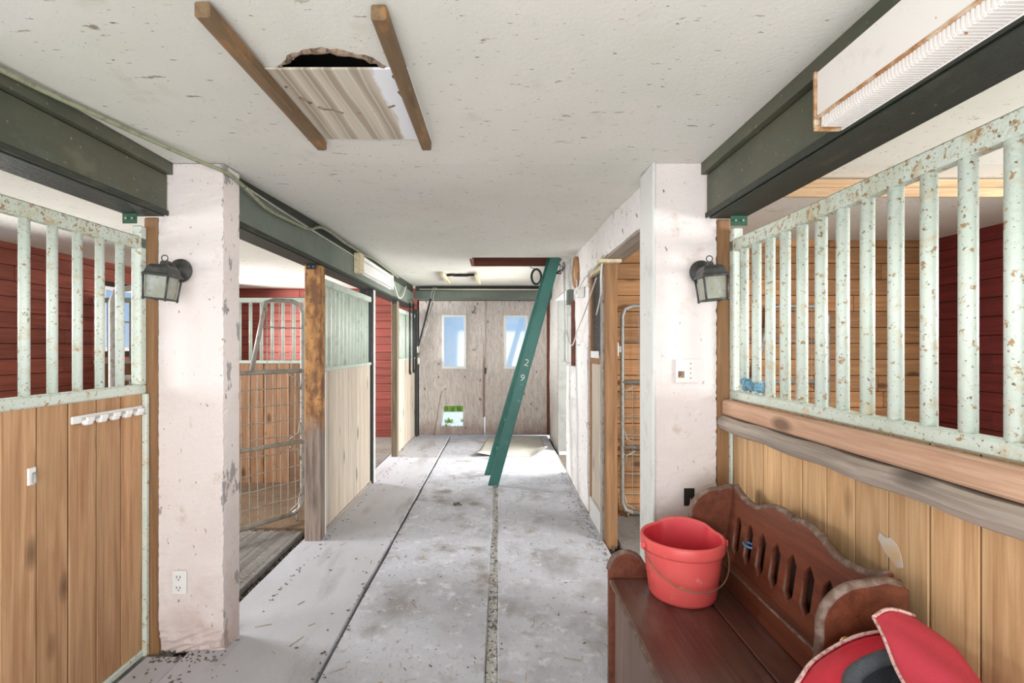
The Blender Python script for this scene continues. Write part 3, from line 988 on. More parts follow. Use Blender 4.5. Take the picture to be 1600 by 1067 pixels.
# ------------------------------------------------------------------ things fixed to the left boards
hr = thing('hook_rack', 'white strip of coat hooks screwed to the left pine boards', 'hook rack', (-1.61, 2.07, 1.12))
box('strip', -1.622, -1.612, 1.885, 2.258, 1.108, 1.138, 'plastic_white', hr, .004)
for k in range(5):
    y = 1.94 + .068 * k
    hk = box('hook', -1.611, -1.588, y - .020, y + .020, 1.100, 1.122, 'plastic_white', hr, .006)
    box('hook_tip', -1.594, -1.584, y - .018, y + .018, 1.112, 1.132, 'plastic_white', hk, .004)
bo = thing('bag_hook', 'small white plate with a hook on the left pine boards', 'hook', (-1.615, 1.73, .95))
box('plate', -1.622, -1.614, 1.712, 1.742, .925, .985, 'plastic_white', bo, .004)
box('lever', -1.6135, -1.602, 1.722, 1.734, .930, .968, 'galv', bo, .003)

# sockets and plates on the pillars
ou = thing('power_outlet', 'white duplex power outlet at the foot of the left pillar', 'outlet', (-1.465, 2.286, .33))
box('cover_plate', -1.495, -1.430, 2.279, 2.2875, .272, .380, 'plastic_white', ou, .003)
for zc in (.302, .350):
    rc = box('receptacle', -1.479, -1.446, 2.276, 2.2795, zc - .016, zc + .016, 'plastic_white', ou, .003)
    box('slot', -1.472, -1.469, 2.2752, 2.2765, zc - .002, zc + .009, 'slot', rc, 0)
    box('slot', -1.457, -1.454, 2.2752, 2.2765, zc - .002, zc + .009, 'slot', rc, 0)
    box('slot', -1.465, -1.460, 2.2752, 2.2765, zc - .011, zc - .006, 'slot', rc, 0)
bp = thing('blank_plate', 'blank off-white cover plate with a rust spot on the right pillar', 'cover plate', (.857, 2.286, 1.29))
box('plate', .806, .908, 2.281, 2.2875, 1.238, 1.348, 'pillar', bp, .003)
box('rust_spot', .818, .846, 2.2802, 2.2815, 1.262, 1.292, 'torn', bp, 0)
for k in range(4):
    box('screw', .872, .878, 2.2795, 2.2815, 1.258 + k * .022, 1.264 + k * .022, 'chip', bp, 0)
bx = thing('open_outlet_box', 'open black outlet box low on the pillar behind the bench', 'outlet', (.872, 2.286, .72))
box('shell', .846, .894, 2.282, 2.2875, .676, .756, 'black_plastic', bx, .002)
tube('stub_wire', spline([(.875, 2.280, .71), (.868, 2.262, .69), (.872, 2.258, .66), (.862, 2.262, .63)], 5), .003, 'galv', bx, 6)

# ------------------------------------------------------------------ wall lanterns
def lantern(px, pz, cx, cz_, yaw, roll, label):
    t = thing('wall_lantern', label, 'wall lamp', (px, 2.287, pz))
    bm = bmesh.new()
    rings = lathe(bm, [(.001, .034), (.018, .034), (.022, .020), (.030, .018), (.036, .012), (.048, .010), (.054, .004), (.054, 0), (.001, 0)], 28)
    bmesh.ops.rotate(bm, verts=bm.verts, cent=(0, 0, 0), matrix=Matrix.Rotation(R(90), 3, 'X'))
    bmesh.ops.translate(bm, verts=bm.verts, vec=(px, 2.287, pz))
    bm_obj('back_plate', bm, 'lamp_metal', t)
    C = Vector((cx, 2.13, cz_))
    M3 = Matrix.Translation(C) @ Matrix.Rotation(roll, 4, 'Y') @ Matrix.Rotation(yaw, 4, 'Z')
    hs = .05     # half width at the shoulder
    hb_ = .044
    zt, zb = .044, -.052
    tube('arm', spline([(px, 2.262, pz), (px, 2.20, pz + .02), (cx, 2.15, cz_ + .10), (cx, 2.13, cz_ + .085)], 6), .011, 'lamp_metal', t)
    def mbox(name, x0, x1, y0, y1, z0, z1, mat, par):
        bm = bmesh.new()
        bmesh.ops.create_cube(bm, size=1, matrix=Matrix.Translation(((x0 + x1) / 2, (y0 + y1) / 2, (z0 + z1) / 2)) @ Matrix.Diagonal((x1 - x0, y1 - y0, z1 - z0, 1)))
        bmesh.ops.transform(bm, matrix=M3, verts=bm.verts)
        return bm_obj(name, bm, mat, par)
    # hood
    bm = bmesh.new()
    prof = [(.056, zt), (.055, zt + .008), (.050, zt + .012), (.044, zt + .034), (.034, zt + .048), (.012, zt + .052), (.010, zt + .066), (.001, zt + .07)]
    rings = []
    for r, z in prof:
        rings.append([bm.verts.new(M3 @ Vector((sx * r, sy * r, z))) for sx, sy in ((-1, -1), (1, -1), (1, 1), (-1, 1))])
    for A, B in zip(rings, rings[1:]):
        for k in range(4):
            bm.faces.new((A[k], A[(k + 1) % 4], B[(k + 1) % 4], B[k]))
    bm.faces.new(rings[0])
    hood = bm_obj('hood', bm, 'lamp_metal', t)
    rp_ = [M3 @ Vector((.013 * math.cos(a), 0, zt + .080 + .013 * math.sin(a))) for a in [2 * math.pi * k / 16 for k in range(16)]]
    tube('hanging_ring', rp_, .0025, 'lamp_metal', hood, 6, True)
    # panes and corner bars
    for k in range(4):
        a = k * math.pi / 2
        rot = Matrix.Rotation(a, 4, 'Z')
        bm = bmesh.new()
        vs = [bm.verts.new(M3 @ rot @ Vector(p)) for p in ((-hb_ + .004, -hb_ + .004, zb), (hb_ - .004, -hb_ + .004, zb), (hs - .006, -hs + .006, zt), (-hs + .006, -hs + .006, zt),
                                                          (-hb_ + .004, -hb_ + .007, zb), (hb_ - .004, -hb_ + .007, zb), (hs - .006, -hs + .009, zt), (-hs + .006, -hs + .009, zt))]
        for f in ((0, 1, 2, 3), (7, 6, 5, 4), (0, 4, 5, 1), (1, 5, 6, 2), (2, 6, 7, 3), (3, 7, 4, 0)):
            bm.faces.new([vs[i] for i in f])
        bm_obj('glass_pane', bm, 'lamp_glass', t)
        p0, p1 = M3 @ rot @ Vector((-hb_, -hb_, zb - .008)), M3 @ rot @ Vector((-hs, -hs, zt))
        tube('corner_bar', [p0, p1], .0045, 'lamp_metal', t, 6)
        q0 = M3 @ rot @ Vector((hb_, -hb_, zb))
        tube('bottom_bar', [M3 @ rot @ Vector((-hb_ - .006, -hb_, zb)), M3 @ rot @ Vector((hb_ + .006, -hb_, zb))], .004, 'lamp_metal', t, 6)
    return t
lantern(-1.459, 1.752, -1.440, 1.658, R(4), R(6), 'dusty black coach lantern on the left pillar')
lantern(.925, 1.745, .908, 1.655, R(-2), R(-5), 'dusty black coach lantern on the right pillar')

# ------------------------------------------------------------------ fluorescent fittings
f1 = thing('tube_light', 'unlit twin fluorescent fitting with a wooden end block on the left beam', 'ceiling light', (-1.26, 5.15, 2.05))
box('end_block', -1.288, -1.225, 4.42, 4.52, 2.060, 2.240, 'cream_y', f1)
box('tray', -1.288, -1.255, 4.52, 5.78, 2.075, 2.235, 'white_metal', f1)
for z in (2.100, 2.210):
    tube('tube', [(-1.235, 4.525, z), (-1.235, 5.765, z)], .017, 'tube', f1, 10)
box('end_cap', -1.288, -1.225, 5.78, 5.80, 2.07, 2.24, 'white_metal', f1)
f2 = thing('strip_light', 'rust-edged white strip light housing on the right beam', 'ceiling light', (.91, .75, 2.0))
box('housing', .875, .9495, .06, 1.375, 2.035, 2.158, 'white_metal', f2, .002)
box('lens', .880, .942, .06, 1.365, 2.003, 2.031, 'white_metal', f2, .001)
bm = bmesh.new()
for k in range(130):
    y = .07 + k * .00995
    bmesh.ops.create_cube(bm, size=1, matrix=Matrix.Translation((.910, y, 2.0015)) @ Matrix.Diagonal((.058, .005, .004, 1)))
    bmesh.ops.create_cube(bm, size=1, matrix=Matrix.Translation((.8790, y, 2.017)) @ Matrix.Diagonal((.004, .005, .024, 1)))
tag(bm_obj('lens_ribs', bm, 'white_metal', f2), kind='stuff')
box('rusty_seam', .872, .880, .06, 1.375, 2.028, 2.037, 'rust', f2, .002)
box('end_plate', .870, .9495, 1.375, 1.385, 1.998, 2.162, 'rust', f2, .002)
box('lower_trim', .940, .9495, .06, 1.375, 1.997, 2.012, 'white_metal', f2, .002)

# ------------------------------------------------------------------ ceiling hatch board on two runners
hp = box('sliding_hatch_panel', -.735, -.275, 1.50, 2.005, 2.236, 2.2435, 'veneer', bev=.001)
tag(hp, 'streaky thin panel slid half across the round ceiling hole', 'panel')
tag(box('runner_batten', -.735, -.697, 1.20, 2.02, 2.196, 2.234, 'brown_y', bev=.004), 'left of the two brown runner battens under the round ceiling hole', 'batten', 'runner battens')
tag(box('runner_batten', -.312, -.274, 1.21, 2.02, 2.196, 2.234, 'brown_y', bev=.004), 'right of the two brown runner battens under the round ceiling hole', 'batten', 'runner battens')
# the same arrangement near the far doors
zc = cz(6.3)
tag(box('small_batten', -.715, -.675, 6.05, 6.95, zc - .050, zc - .012, 'cream_y', bev=.004), 'left of the two cream battens on the ceiling near the doors', 'batten', 'cream battens')
tag(box('small_batten', -.300, -.260, 6.05, 6.95, zc - .050, zc - .012, 'cream_y', bev=.004), 'right of the two cream battens on the ceiling near the doors', 'batten', 'cream battens')
bm = bmesh.new()
rr = random.Random(2)
add_tube(bm, [(-.66 + .36 * k / 14, 6.25 + rr.uniform(-.02, .02), zc - .012) for k in range(15)], [.012 + .012 * math.sin(math.pi * k / 14) + rr.uniform(0, .006) for k in range(15)], 7)
tag(bm_obj('slot_shade', bm, 'hole_shade'), 'dark ragged strip painted as the shaded slot between the cream battens', 'painted slot shade')  # dark tube drawn for the shade inside the slot

# ------------------------------------------------------------------ timber and hook under the right stall ceiling
tb = thing('ceiling_plank', 'rough brown plank fixed across the right stall ceiling with a hook', 'plank', (2.3, 2.5, 2.2))
box('plank_body', 1.35, 3.60, 2.50, 2.545, 2.165, 2.246, 'beige_x', tb)
box('plank_strip', 1.35, 3.60, 2.48, 2.499, 2.150, 2.195, 'beige_x', tb)
tube('hook', spline([(2.53, 2.47, 2.19), (2.57, 2.46, 2.18), (2.575, 2.45, 2.135), (2.545, 2.45, 2.12), (2.525, 2.45, 2.14)], 5), .005, 'galv', tb, 6)

# ------------------------------------------------------------------ stall gates: bent pipe with a yoke and wire mesh
def gate(label, A, B, z0, ztop, zlow, tall, slant, dx=.062, dz=.125, r=.017, zf=.0155):
    A, B = Vector(A), Vector(B)
    L = (B - A).length
    u = (B - A).normalized()
    t = thing('stall_gate', label, 'gate', (A.x, A.y, z0 - r))
    W = lambda s, z: (A.x + u.x * s, A.y + u.y * s, z)
    c = .09
    path = [(0, z0 + c), (0, ztop - c), (.02, ztop - .025), (c, ztop), (tall - c, ztop), (tall - .02, ztop - .02)]
    a = path + [(tall + slant, zlow)]
    frame = [(c, z0), (.025, z0 + .025)] + a
    mir = [(L - s, z) for s, z in reversed(frame)]
    tube('pipe_frame', [W(*p) for p in frame] , r, 'galv', t, 10)
    tube('pipe_frame', [W(*p) for p in mir], r, 'galv', t, 10)
    tube('bottom_pipe', [W(c, z0), W(L - c, z0)], r, 'galv', t, 10)
    tube('mid_pipe', [W(0, zlow), W(L, zlow)], r * 1.05, 'galv', t, 10)
    zmid = z0 + (zlow - z0) * .5
    tube('lower_pipe', [W(0, zmid), W(L, zmid)], r, 'galv', t, 10)
    tube('thin_crossbar', [W(0, zlow + .34), W(tall + slant * .3, zlow + .34)], .006, 'galv', t, 6)
    tube('thin_crossbar', [W(L, zlow + .34), W(L - tall - slant * .3, zlow + .34)], .006, 'galv', t, 6)
    bm = bmesh.new()
    rr = random.Random(3)
    s = dx
    while s < L - .02:
        top = ztop if (s < tall or s > L - tall) else zlow
        j = rr.uniform(-.006, .006)
        add_tube(bm, [W(s + j, z0), W(s - j, (z0 + zlow) / 2), W(s, zlow)], .0034, 4, caps=False)
        s += dx
    s = dx * 1.6
    while s < tall:
        for q in (s, L - s):
            add_tube(bm, [W(q, zlow), W(q, ztop - .01)], .0024, 4, caps=False)
        s += dx * 1.6
    z = z0 + dz
    while z < zlow - .04:
        add_tube(bm, [W(L * i / 10, z + rr.uniform(-.006, .006)) for i in range(11)], .0042, 4, caps=False)
        z += dz
    bm_obj('wire_mesh', bm, 'wire', t)
    tube('drop_rod', [W(.05, zf), W(.05, z0)], .008, 'galv', t, 8)
    # bent corner stays of the mesh panel, one loop above and one below each cross pipe
    for s0, sg in ((0, 1), (L, -1)):
        for za, zb in ((z0 + .03, zmid - .03), (zmid + .03, zlow - .03)):
            tube('corner_stay', [W(*p) for p in [(s0 + sg * .02, za + .12), (s0 + sg * .035, za + .04), (s0 + sg * .11, za)]], .006, 'wire', t, 6)
            tube('corner_stay', [W(*p) for p in [(s0 + sg * .02, zb - .12), (s0 + sg * .035, zb - .04), (s0 + sg * .11, zb)]], .006, 'wire', t, 6)
    return t
gate('wire mesh pipe gate swung open inside the left stall doorway', (-1.585, 4.02, 0), (-2.31, 2.98, 0), .085, 1.765, 1.215, .33, .09)
gate('wire mesh pipe gate leaning on the planks inside the right stall', (1.02, 4.14, 0), (2.74, 4.165, 0), .03, 1.745, 1.115, .50, .12, dx=.085, dz=.16, r=.018, zf=-.008)

# ------------------------------------------------------------------ boarded half door in the right opening
sd = thing('stall_door', 'narrow boarded panel with wire grille beside the right stall doorway', 'stall door', (.79, 3.9, 0))
box('post', .765, .850, 3.580, 3.645, -.05, 2.026, 'post_z', sd, .005)
box('metal_strip', .752, .775, 3.648, 3.715, -.05, 2.024, 'galv', sd, .002)
box('post', .765, .850, 4.165, 4.225, -.05, 2.026, 'post_z', sd, .005)
for k in range(3):
    y = 3.72 + k * .147
    box('board', .772, .798, y + .002, y + .145, .02, 1.27, 'pale_z', sd)
box('cross_rail', .757, .800, 3.718, 4.163, 1.272, 1.342, 'post_z', sd)
box('white_label', .752, .7575, 3.78, 4.10, 1.318, 1.372, 'white_trim', sd, .001)
box('foot_board', .752, .771, 3.718, 4.163, 0, .16, 'grey_trim', sd)
bm = bmesh.new()
for k in range(22):
    y = 3.73 + k * .02
    add_tube(bm, [(.785, y, 1.342), (.785, y, 1.98)], .0016, 4, caps=False)
for k in range(32):
    z = 1.35 + k * .02
    add_tube(bm, [(.785, 3.718, z), (.785, 4.163, z)], .0016, 4, caps=False)
bm_obj('wire_grille', bm, 'black_steel', sd)
box('grille_backing', .802, .806, 3.718, 4.163, 1.345, 1.985, 'galv', sd, 0)
box('top_rail', .757, .800, 3.718, 4.163, 1.985, 2.024, 'cream_y', sd)
wb_ = box('white_block', .70, .86, 3.50, 3.575, 1.998, 2.024, 'cream_y', bev=.004)
tag(wb_, 'cream timber offcut under the lintel of the right stall doorway', 'block')
sw = thing('door_keeper', 'small white keeper plate on the right stall doorway post', 'latch', (.855, 3.60, 1.4))
box('plate', .8505, .858, 3.585, 3.625, 1.34, 1.44, 'plastic_white', sw, .002)
box('catch', .858, .880, 3.590, 3.610, 1.365, 1.41, 'galv', sw, .002)

# ------------------------------------------------------------------ bits on the white aisle wall
pb = thing('framed_board', 'brown-edged pale board hanging on the white aisle wall', 'board', (.74, 5.2, 1.5))
box('panel', .738, .749, 4.98, 5.48, 1.24, 1.84, 'grey_trim', pb)
box('edge', .716, .7495, 4.93, 4.98, 1.22, 1.86, 'hatch_x', pb)
box('ledge', .716, .7495, 4.98, 5.55, 1.215, 1.24, 'grey_trim', pb)
bm = bmesh.new()
rings = lathe(bm, [(.001, 0), (.14, 0), (.15, .008), (.15, .022), (.14, .03), (.001, .03)], 28)
bmesh.ops.rotate(bm, verts=bm.verts, cent=(0, 0, 0), matrix=Matrix.Rotation(R(-90), 3, 'Y'))
bmesh.ops.translate(bm, verts=bm.verts, vec=(.7495, 4.80, 2.125))
tag(bm_obj('wooden_disc', bm, 'cedar_x'), 'round brown wooden disc hung high on the white aisle wall', 'disc')
jx = thing('junction_box', 'grey junction box with hanging wires on the white aisle wall', 'electrical box', (.73, 5.05, 1.9))
box('case', .700, .7495, 5.02, 5.14, 1.835, 1.985, 'green_beam_far', jx)
tube('conduit', [(.738, 5.10, 1.985), (.738, 5.12, 2.30)], .010, 'grey_trim', jx)
tube('conduit', [(.736, 5.56, 1.25), (.736, 5.56, 2.31)], .012, 'grey_trim', jx)
jx.location.x -= .010
tube('lead', spline([(.72, 5.07, 1.835), (.70, 5.10, 1.76), (.70, 5.35, 1.72), (.695, 5.2, 1.58), (.69, 4.75, 1.42), (.70, 4.45, 1.56), (.72, 4.2, 1.70), (.74, 3.80, 1.93)], 8), .006, 'cable_white', jx, 6)
so = thing('socket_cluster', 'white socket and plug on the stall doorway frame', 'outlet', (.73, 4.45, 1.9))
box('case', .690, .7495, 4.40, 4.50, 1.845, 1.935, 'plastic_white', so)
box('plug', .665, .6895, 4.41, 4.45, 1.87, 1.91, 'plastic_white', so)
tube('lead', spline([(.70, 4.40, 1.92), (.71, 4.1, 1.98), (.735, 3.75, 2.02), (.74, 3.56, 2.06)], 8), .007, 'cable_white', so, 6)
tube('lead', spline([(.735, 3.56, 2.03), (.72, 3.54, 1.90), (.735, 3.62, 1.78), (.74, 3.80, 1.65)], 8), .006, 'cable_white', so, 6)
tube('lead', spline([(.70, 4.50, 1.93), (.715, 4.62, 2.02), (.72, 4.75, 2.09), (.73, 4.8, 2.30)], 8), .006, 'cable_white', so, 6)
hw = thing('hanging_wires', 'tangle of dark wires hanging from the loft hatch corner', 'wires', (.66, 5.3, 2.3))
for k in range(4):
    rr = random.Random(k)
    tube('strand', spline([(.62 + rr.uniform(0, .08), 5.35, 2.315), (.64 + rr.uniform(-.05, .06), 5.33, 2.24), (.60 + rr.uniform(-.04, .08), 5.3, 2.19), (.66, 5.32, 2.22 + rr.uniform(-.04, .02))], 6), .004, 'black_plastic', hw, 6)
cl = [( .42 + .055 * math.cos(2 * math.pi * k / 18), 5.62, 2.20 + .085 * math.sin(2 * math.pi * k / 18)) for k in range(18)]
co = thing('coiled_hose', 'small black coil hanging from the loft hatch behind the ladder', 'hose', (.42, 5.62, 2.2))
tube('coil', [(x, y + .02, z) for x, y, z in cl], .013, 'black_plastic', co, 8, True)
tube('tie', spline([(.42, 5.64, 2.285), (.37, 5.645, 2.30), (.35, 5.645, 2.316)], 4), .004, 'black_plastic', co, 6)

# ------------------------------------------------------------------ cables along the left beam
def cable(name, pts, r, mat, label):
    o = tube(name, spline(pts, 8), r, mat, None, 7)
    return tag(o, label, 'cable')
cable('ceiling_cable', [(-1.485, -.8, 2.225), (-1.485, .6, 2.228), (-1.48, 1.4, 2.222), (-1.42, 1.85, 2.228), (-1.33, 2.15, 2.218), (-1.255, 2.30, 2.205), (-1.252, 2.45, 2.19)], .009, 'cable', 'olive cable stapled along the ceiling edge to the left pillar top')
cable('ceiling_cable', [(-1.252, 2.46, 2.19), (-1.262, 2.7, 2.155), (-1.275, 3.0, 2.17), (-1.278, 3.35, 2.195), (-1.27, 3.6, 2.262), (-1.272, 4.1, 2.262), (-1.268, 4.4, 2.265), (-1.25, 4.6, 2.252), (-1.262, 5.0, 2.285), (-1.272, 5.6, 2.29), (-1.272, 6.3, 2.28)], .010, 'cable', 'pale cable sagging along the far left beam above the tube light')
cable('ceiling_cable', [(-1.275, 5.85, 2.26), (-1.25, 5.95, 2.14), (-1.24, 6.15, 2.02), (-1.24, 6.4, 2.06), (-1.25, 6.7, 2.22)], .008, 'cable_white', 'short pale cable looping down the beam beyond the tube light')
cable('beam_wire', [(-1.284, 2.50, 2.215), (-1.283, 3.0, 2.205), (-1.283, 3.6, 2.205), (-1.283, 4.4, 2.21)], .004, 'cable_white', 'thin white wire on the face of the far left beam')

# long-handled tools hanging at the far left
def pole(name, a, b, r, mat, label, hook=False):
    t = thing(name, label, 'pole', b)
    tube('shaft', [a, b], r, mat, t, 8)
    if hook:
        tube('hook', spline([a, (a[0] + .01, a[1] + .02, (a[2] + 2.29) / 2), (a[0] + .03, 7.482, 2.288), (a[0] + .04, 7.505, 2.292), (a[0] + .05, 7.522, 2.265)], 5), r * .5, 'bolt', t, 6)
        tube('ferrule', [b, (b[0], b[1], b[2] - .10)], r * 1.3, 'cable_white', t, 8)
    else:
        tube('ferrule', [b, (b[0] + .01, b[1], b[2] - .05)], r * 1.25, 'black_plastic', t, 8)
        tube('strap', spline([(a[0], a[1], a[2]), (a[0] - .01, a[1], a[2] + .03), (a[0] - .035, a[1], a[2] + .055)], 4), .004, 'black_plastic', t, 6)
    return t
pole('hanging_pole', (-1.262, 7.05, 2.03), (-1.262, 7.05, 1.07), .014, 'black_steel', 'upright dark pole hanging at the far left, the nearer of two')
pole('hanging_pole', (-1.255, 7.30, 2.05), (-1.255, 7.30, 1.08), .014, 'black_steel', 'upright dark pole hanging at the far left, the farther of two')
pole('hooked_pole', (-1.02, 7.44, 2.13), (-1.21, 7.46, 1.42), .013, 'black_steel', 'slanting dark pole hooked on the header pipe, upper of two', True)
pole('hooked_pole', (-.985, 7.42, 2.07), (-1.20, 7.42, 1.25), .013, 'galv', 'slanting grey pole hooked on the header, lower of two', True)

# ------------------------------------------------------------------ ladder
ld = thing('ladder', 'dark green ladder leaning up into the loft hatch, seen edge-on', 'ladder', (-.06, 5.3, 0))
def rail(y, bx, tx, zt):
    bm = bmesh.new()
    a, b = Vector((bx, y, 0.0)), Vector((tx, y, zt))
    d = (b - a).normalized()
    n = Vector((d.z, 0, -d.x))
    hw_, ht = .052, .016
    P = [(-hw_, -ht), (-hw_ + .008, -ht - .004), (hw_ - .008, -ht - .004), (hw_, -ht), (hw_, ht), (-hw_, ht)]
    lo = [bm.verts.new(a + n * p + Vector((0, q, 0)) + d * ((p + hw_) * n.z * -1 / d.z + .0)) for p, q in P]
    hi = [bm.verts.new(b + n * p + Vector((0, q, 0))) for p, q in P]
    mz = min(v.co.z for v in lo)
    for v in lo:
        v.co.z -= mz
    for k in range(6):
        bm.faces.new((lo[k], lo[(k + 1) % 6], hi[(k + 1) % 6], hi[k]))
    bm.faces.new(lo)
    bm.faces.new(hi)
    o = bm_obj('rail', bm, 'ladder', ld)
    return a, d, n, o
a1, dd, nn, r1 = rail(5.085, -.065, .585, 2.36)
a2, d_2, n_2, r2 = rail(5.50, -.115, .585, 2.38)
for k in range(1, 8):
    s = .32 * k
    tube('rung', [a1 + dd * s + Vector((0, .016, 0)), a2 + d_2 * s - Vector((0, .016, 0))], .016, 'ladder', ld, 8)
def text_mark(ch, s, size):
    cu = bpy.data.curves.new('mark', 'FONT')
    cu.body = ch
    cu.size = size
    cu.extrude = .0006
    cu.align_x = 'CENTER'
    tmp = bpy.data.objects.new('tmp', cu)
    COL.objects.link(tmp)
    dg = bpy.context.evaluated_depsgraph_get()
    me = bpy.data.meshes.new_from_object(tmp.evaluated_get(dg))
    bpy.data.objects.remove(tmp)
    bm = bmesh.new()
    bm.from_mesh(me)
    p = a1 + dd * s
    th = math.atan2(dd.x, dd.z)
    M = Matrix.Translation((p.x, 5.085 - .0208, p.z)) @ Matrix.Rotation(th, 4, 'Y') @ Matrix.Rotation(R(90), 4, 'X')
    bmesh.ops.transform(bm, matrix=M, verts=bm.verts)
    me.materials.clear()
    bm_obj('painted_number', bm, 'marking', r1)
text_mark('2', 1.26, .10)
text_mark('9', 1.10, .10)

# ------------------------------------------------------------------ rubber mat by the doors
def curl_mat():
    bm = bmesh.new()
    nx, ny = 26, 26
    x0, x1, y0, y1 = -.30, .62, 6.40, 7.86
    g = []
    for j in range(ny + 1):
        row = []
        for i in range(nx + 1):
            u, v = i / nx, j / ny
            x = x0 + (x1 - x0) * u + .13 * v * (1 - u) + .06 * v * u * .6
            y = y0 + (y1 - y0) * v + .02 * math.sin(u * 5)
            z = .006 + .055 * max(0, 1 - math.hypot(u * 1.4, v * 1.5) * 2.6) + .10 * max(0, 1 - math.hypot((1 - u) * 2, v * 1.2) * 2.2) + .03 * max(0, u - .8) * 5 * (1 - v)
            row.append((x, y, z))
        g.append(row)
    top = [[bm.verts.new(p) for p in r] for r in g]
    bot = [[bm.verts.new((p[0], p[1], p[2] - .006)) for p in r] for r in g]
    for j in range(ny):
        for i in range(nx):
            bm.faces.new((top[j][i], top[j][i + 1], top[j + 1][i + 1], top[j + 1][i])).smooth = True
            bm.faces.new((bot[j][i], bot[j + 1][i], bot[j + 1][i + 1], bot[j][i + 1])).smooth = True
    for i in range(nx):
        bm.faces.new((top[0][i], bot[0][i], bot[0][i + 1], top[0][i + 1]))
        bm.faces.new((top[ny][i], top[ny][i + 1], bot[ny][i + 1], bot[ny][i]))
    for j in range(ny):
        bm.faces.new((top[j][0], top[j + 1][0], bot[j + 1][0], bot[j][0]))
        bm.faces.new((top[j][nx], bot[j][nx], bot[j + 1][nx], top[j + 1][nx]))
    return bm_obj('door_mat', bm, 'mat')
tag(curl_mat(), 'grey rubber mat with curled corners in front of the right plywood door', 'mat')

# ------------------------------------------------------------------ bench
bn = thing('bench', 'stained wooden box bench with a pierced scalloped back, holding the red bucket', 'bench', (.72, 1.64, 0))
SZ = .45
BX, BY0, BY1 = .905, 1.225, 2.085
box('seat_lid', .458, .790, BY0 + .028, BY1 - .028, SZ - .026, SZ, 'bench_seat', bn, .006)
box('seat_strip', .793, .93, BY0 + .028, BY1 - .028, SZ - .026, SZ - .001, 'bench_seat', bn, .004)
box('seat_lip', .452, .470, BY0 + .028, BY1 - .028, SZ - .020, SZ - .004, 'bench_edge', bn, .006)
box('front_panel', .476, .500, BY0 + .028, BY1 - .028, .02, SZ - .026, 'bench_front', bn)
def arc(cx, cy, r, a0, a1, n=8):
    return [(cx + r * math.cos(R(a0 + (a1 - a0) * k / n)), cy + r * math.sin(R(a0 + (a1 - a0) * k / n))) for k in range(n + 1)]
prof = [(.455, 0), (.455, .48)] + arc(.525, .482, .068, 175, 20) + [(.615, .475), (.68, .462), (.74, .47), (.778, .52), (.790, .60), (.797, .68)] + arc(.905, .70, .112, 165, 90, 7) + [(.95, .822), (.992, .812), (1.005, .80), (1.005, 0)]
for yc in (BY0 + .013, BY1 - .013):
    e = outline('end_board', [prof], .026, 'mahogany', bn, .003, lambda u, v, k, yc=yc: (u, yc + k, v))
    pp = [(a, b) for a, b in prof[1:-2]]
    tube('rounded_edge', [(a, yc, b) for a, b in pp], .0135, 'bench_edge', e, 8)
# back: scalloped top, eight slim hexagonal piercings
L = BY1 - BY0 - .052
top = []
NN = 60
for k in range(NN + 1):
    s = k / NN
    q = abs(s - .5) * 2          # 0 middle, 1 ends
    if q < .5:
        z = .832 + .012 * math.sin(q / .5 * math.pi) - .030 * (q / .5) ** 2 - (.010 if q < .02 else 0)
    else:
        z = .802 - .012 * math.sin((q - .5) / .5 * math.pi) + .028 * ((q - .5) / .5) ** 1.6
    top.append((BY0 + .026 + L * s, z))
loops = [[(BY0 + .026, .535)] + top + [(BY1 - .026, .535)]]
for k in range(8):
    yc = 1.438 + .0905 * (k)
    if yc > BY1 - .05:
        break
    zc_, hh, ww = .652, .080, .027
    loops.append([(yc, zc_ - hh), (yc + ww, zc_ - hh * .62), (yc + ww, zc_ + hh * .62), (yc, zc_ + hh), (yc - ww, zc_ + hh * .62), (yc - ww, zc_ - hh * .62)])
lean = .055
bk = outline('back_panel', loops, .022, 'mahogany', bn, .003, lambda u, v, k: (BX + .018 + (v - .45) * lean / .38 + k, u, v))
tube('scalloped_edge', [(BX + .018 + (z - .45) * lean / .38, y, z - .002) for y, z in top], .013, 'bench_edge', bk, 8)
for k in range(len(loops) - 1):
    lp = loops[k + 1]
    yc = lp[0][0]
box('lower_back', BX - .010, BX + .030, BY0 + .028, BY1 - .028, SZ, .545, 'mahogany', bn, .004)
box('back_bead', BX - .016, BX - .010, BY0 + .028, BY1 - .028, .535, .545, 'bench_edge', bn, .002)
box('piercing_shade_panel', 1.000, 1.010, BY0 + .028, BY1 - .028, .02, .775, 'backing', bn)  # near-black panel added so the back's piercings read as shaded
bd = tube('blue_band', [(BX + .030 + .016 * math.cos(a), 1.936 - .0905 * .5 + .030 * math.sin(a) + .0, .652) for a in [2 * math.pi * k / 14 for k in range(14)]], .004, 'blue_band', None, 6, True)
bd.location.x += .010
tag(bd, 'blue twine tied round a slat of the bench back', 'twine')

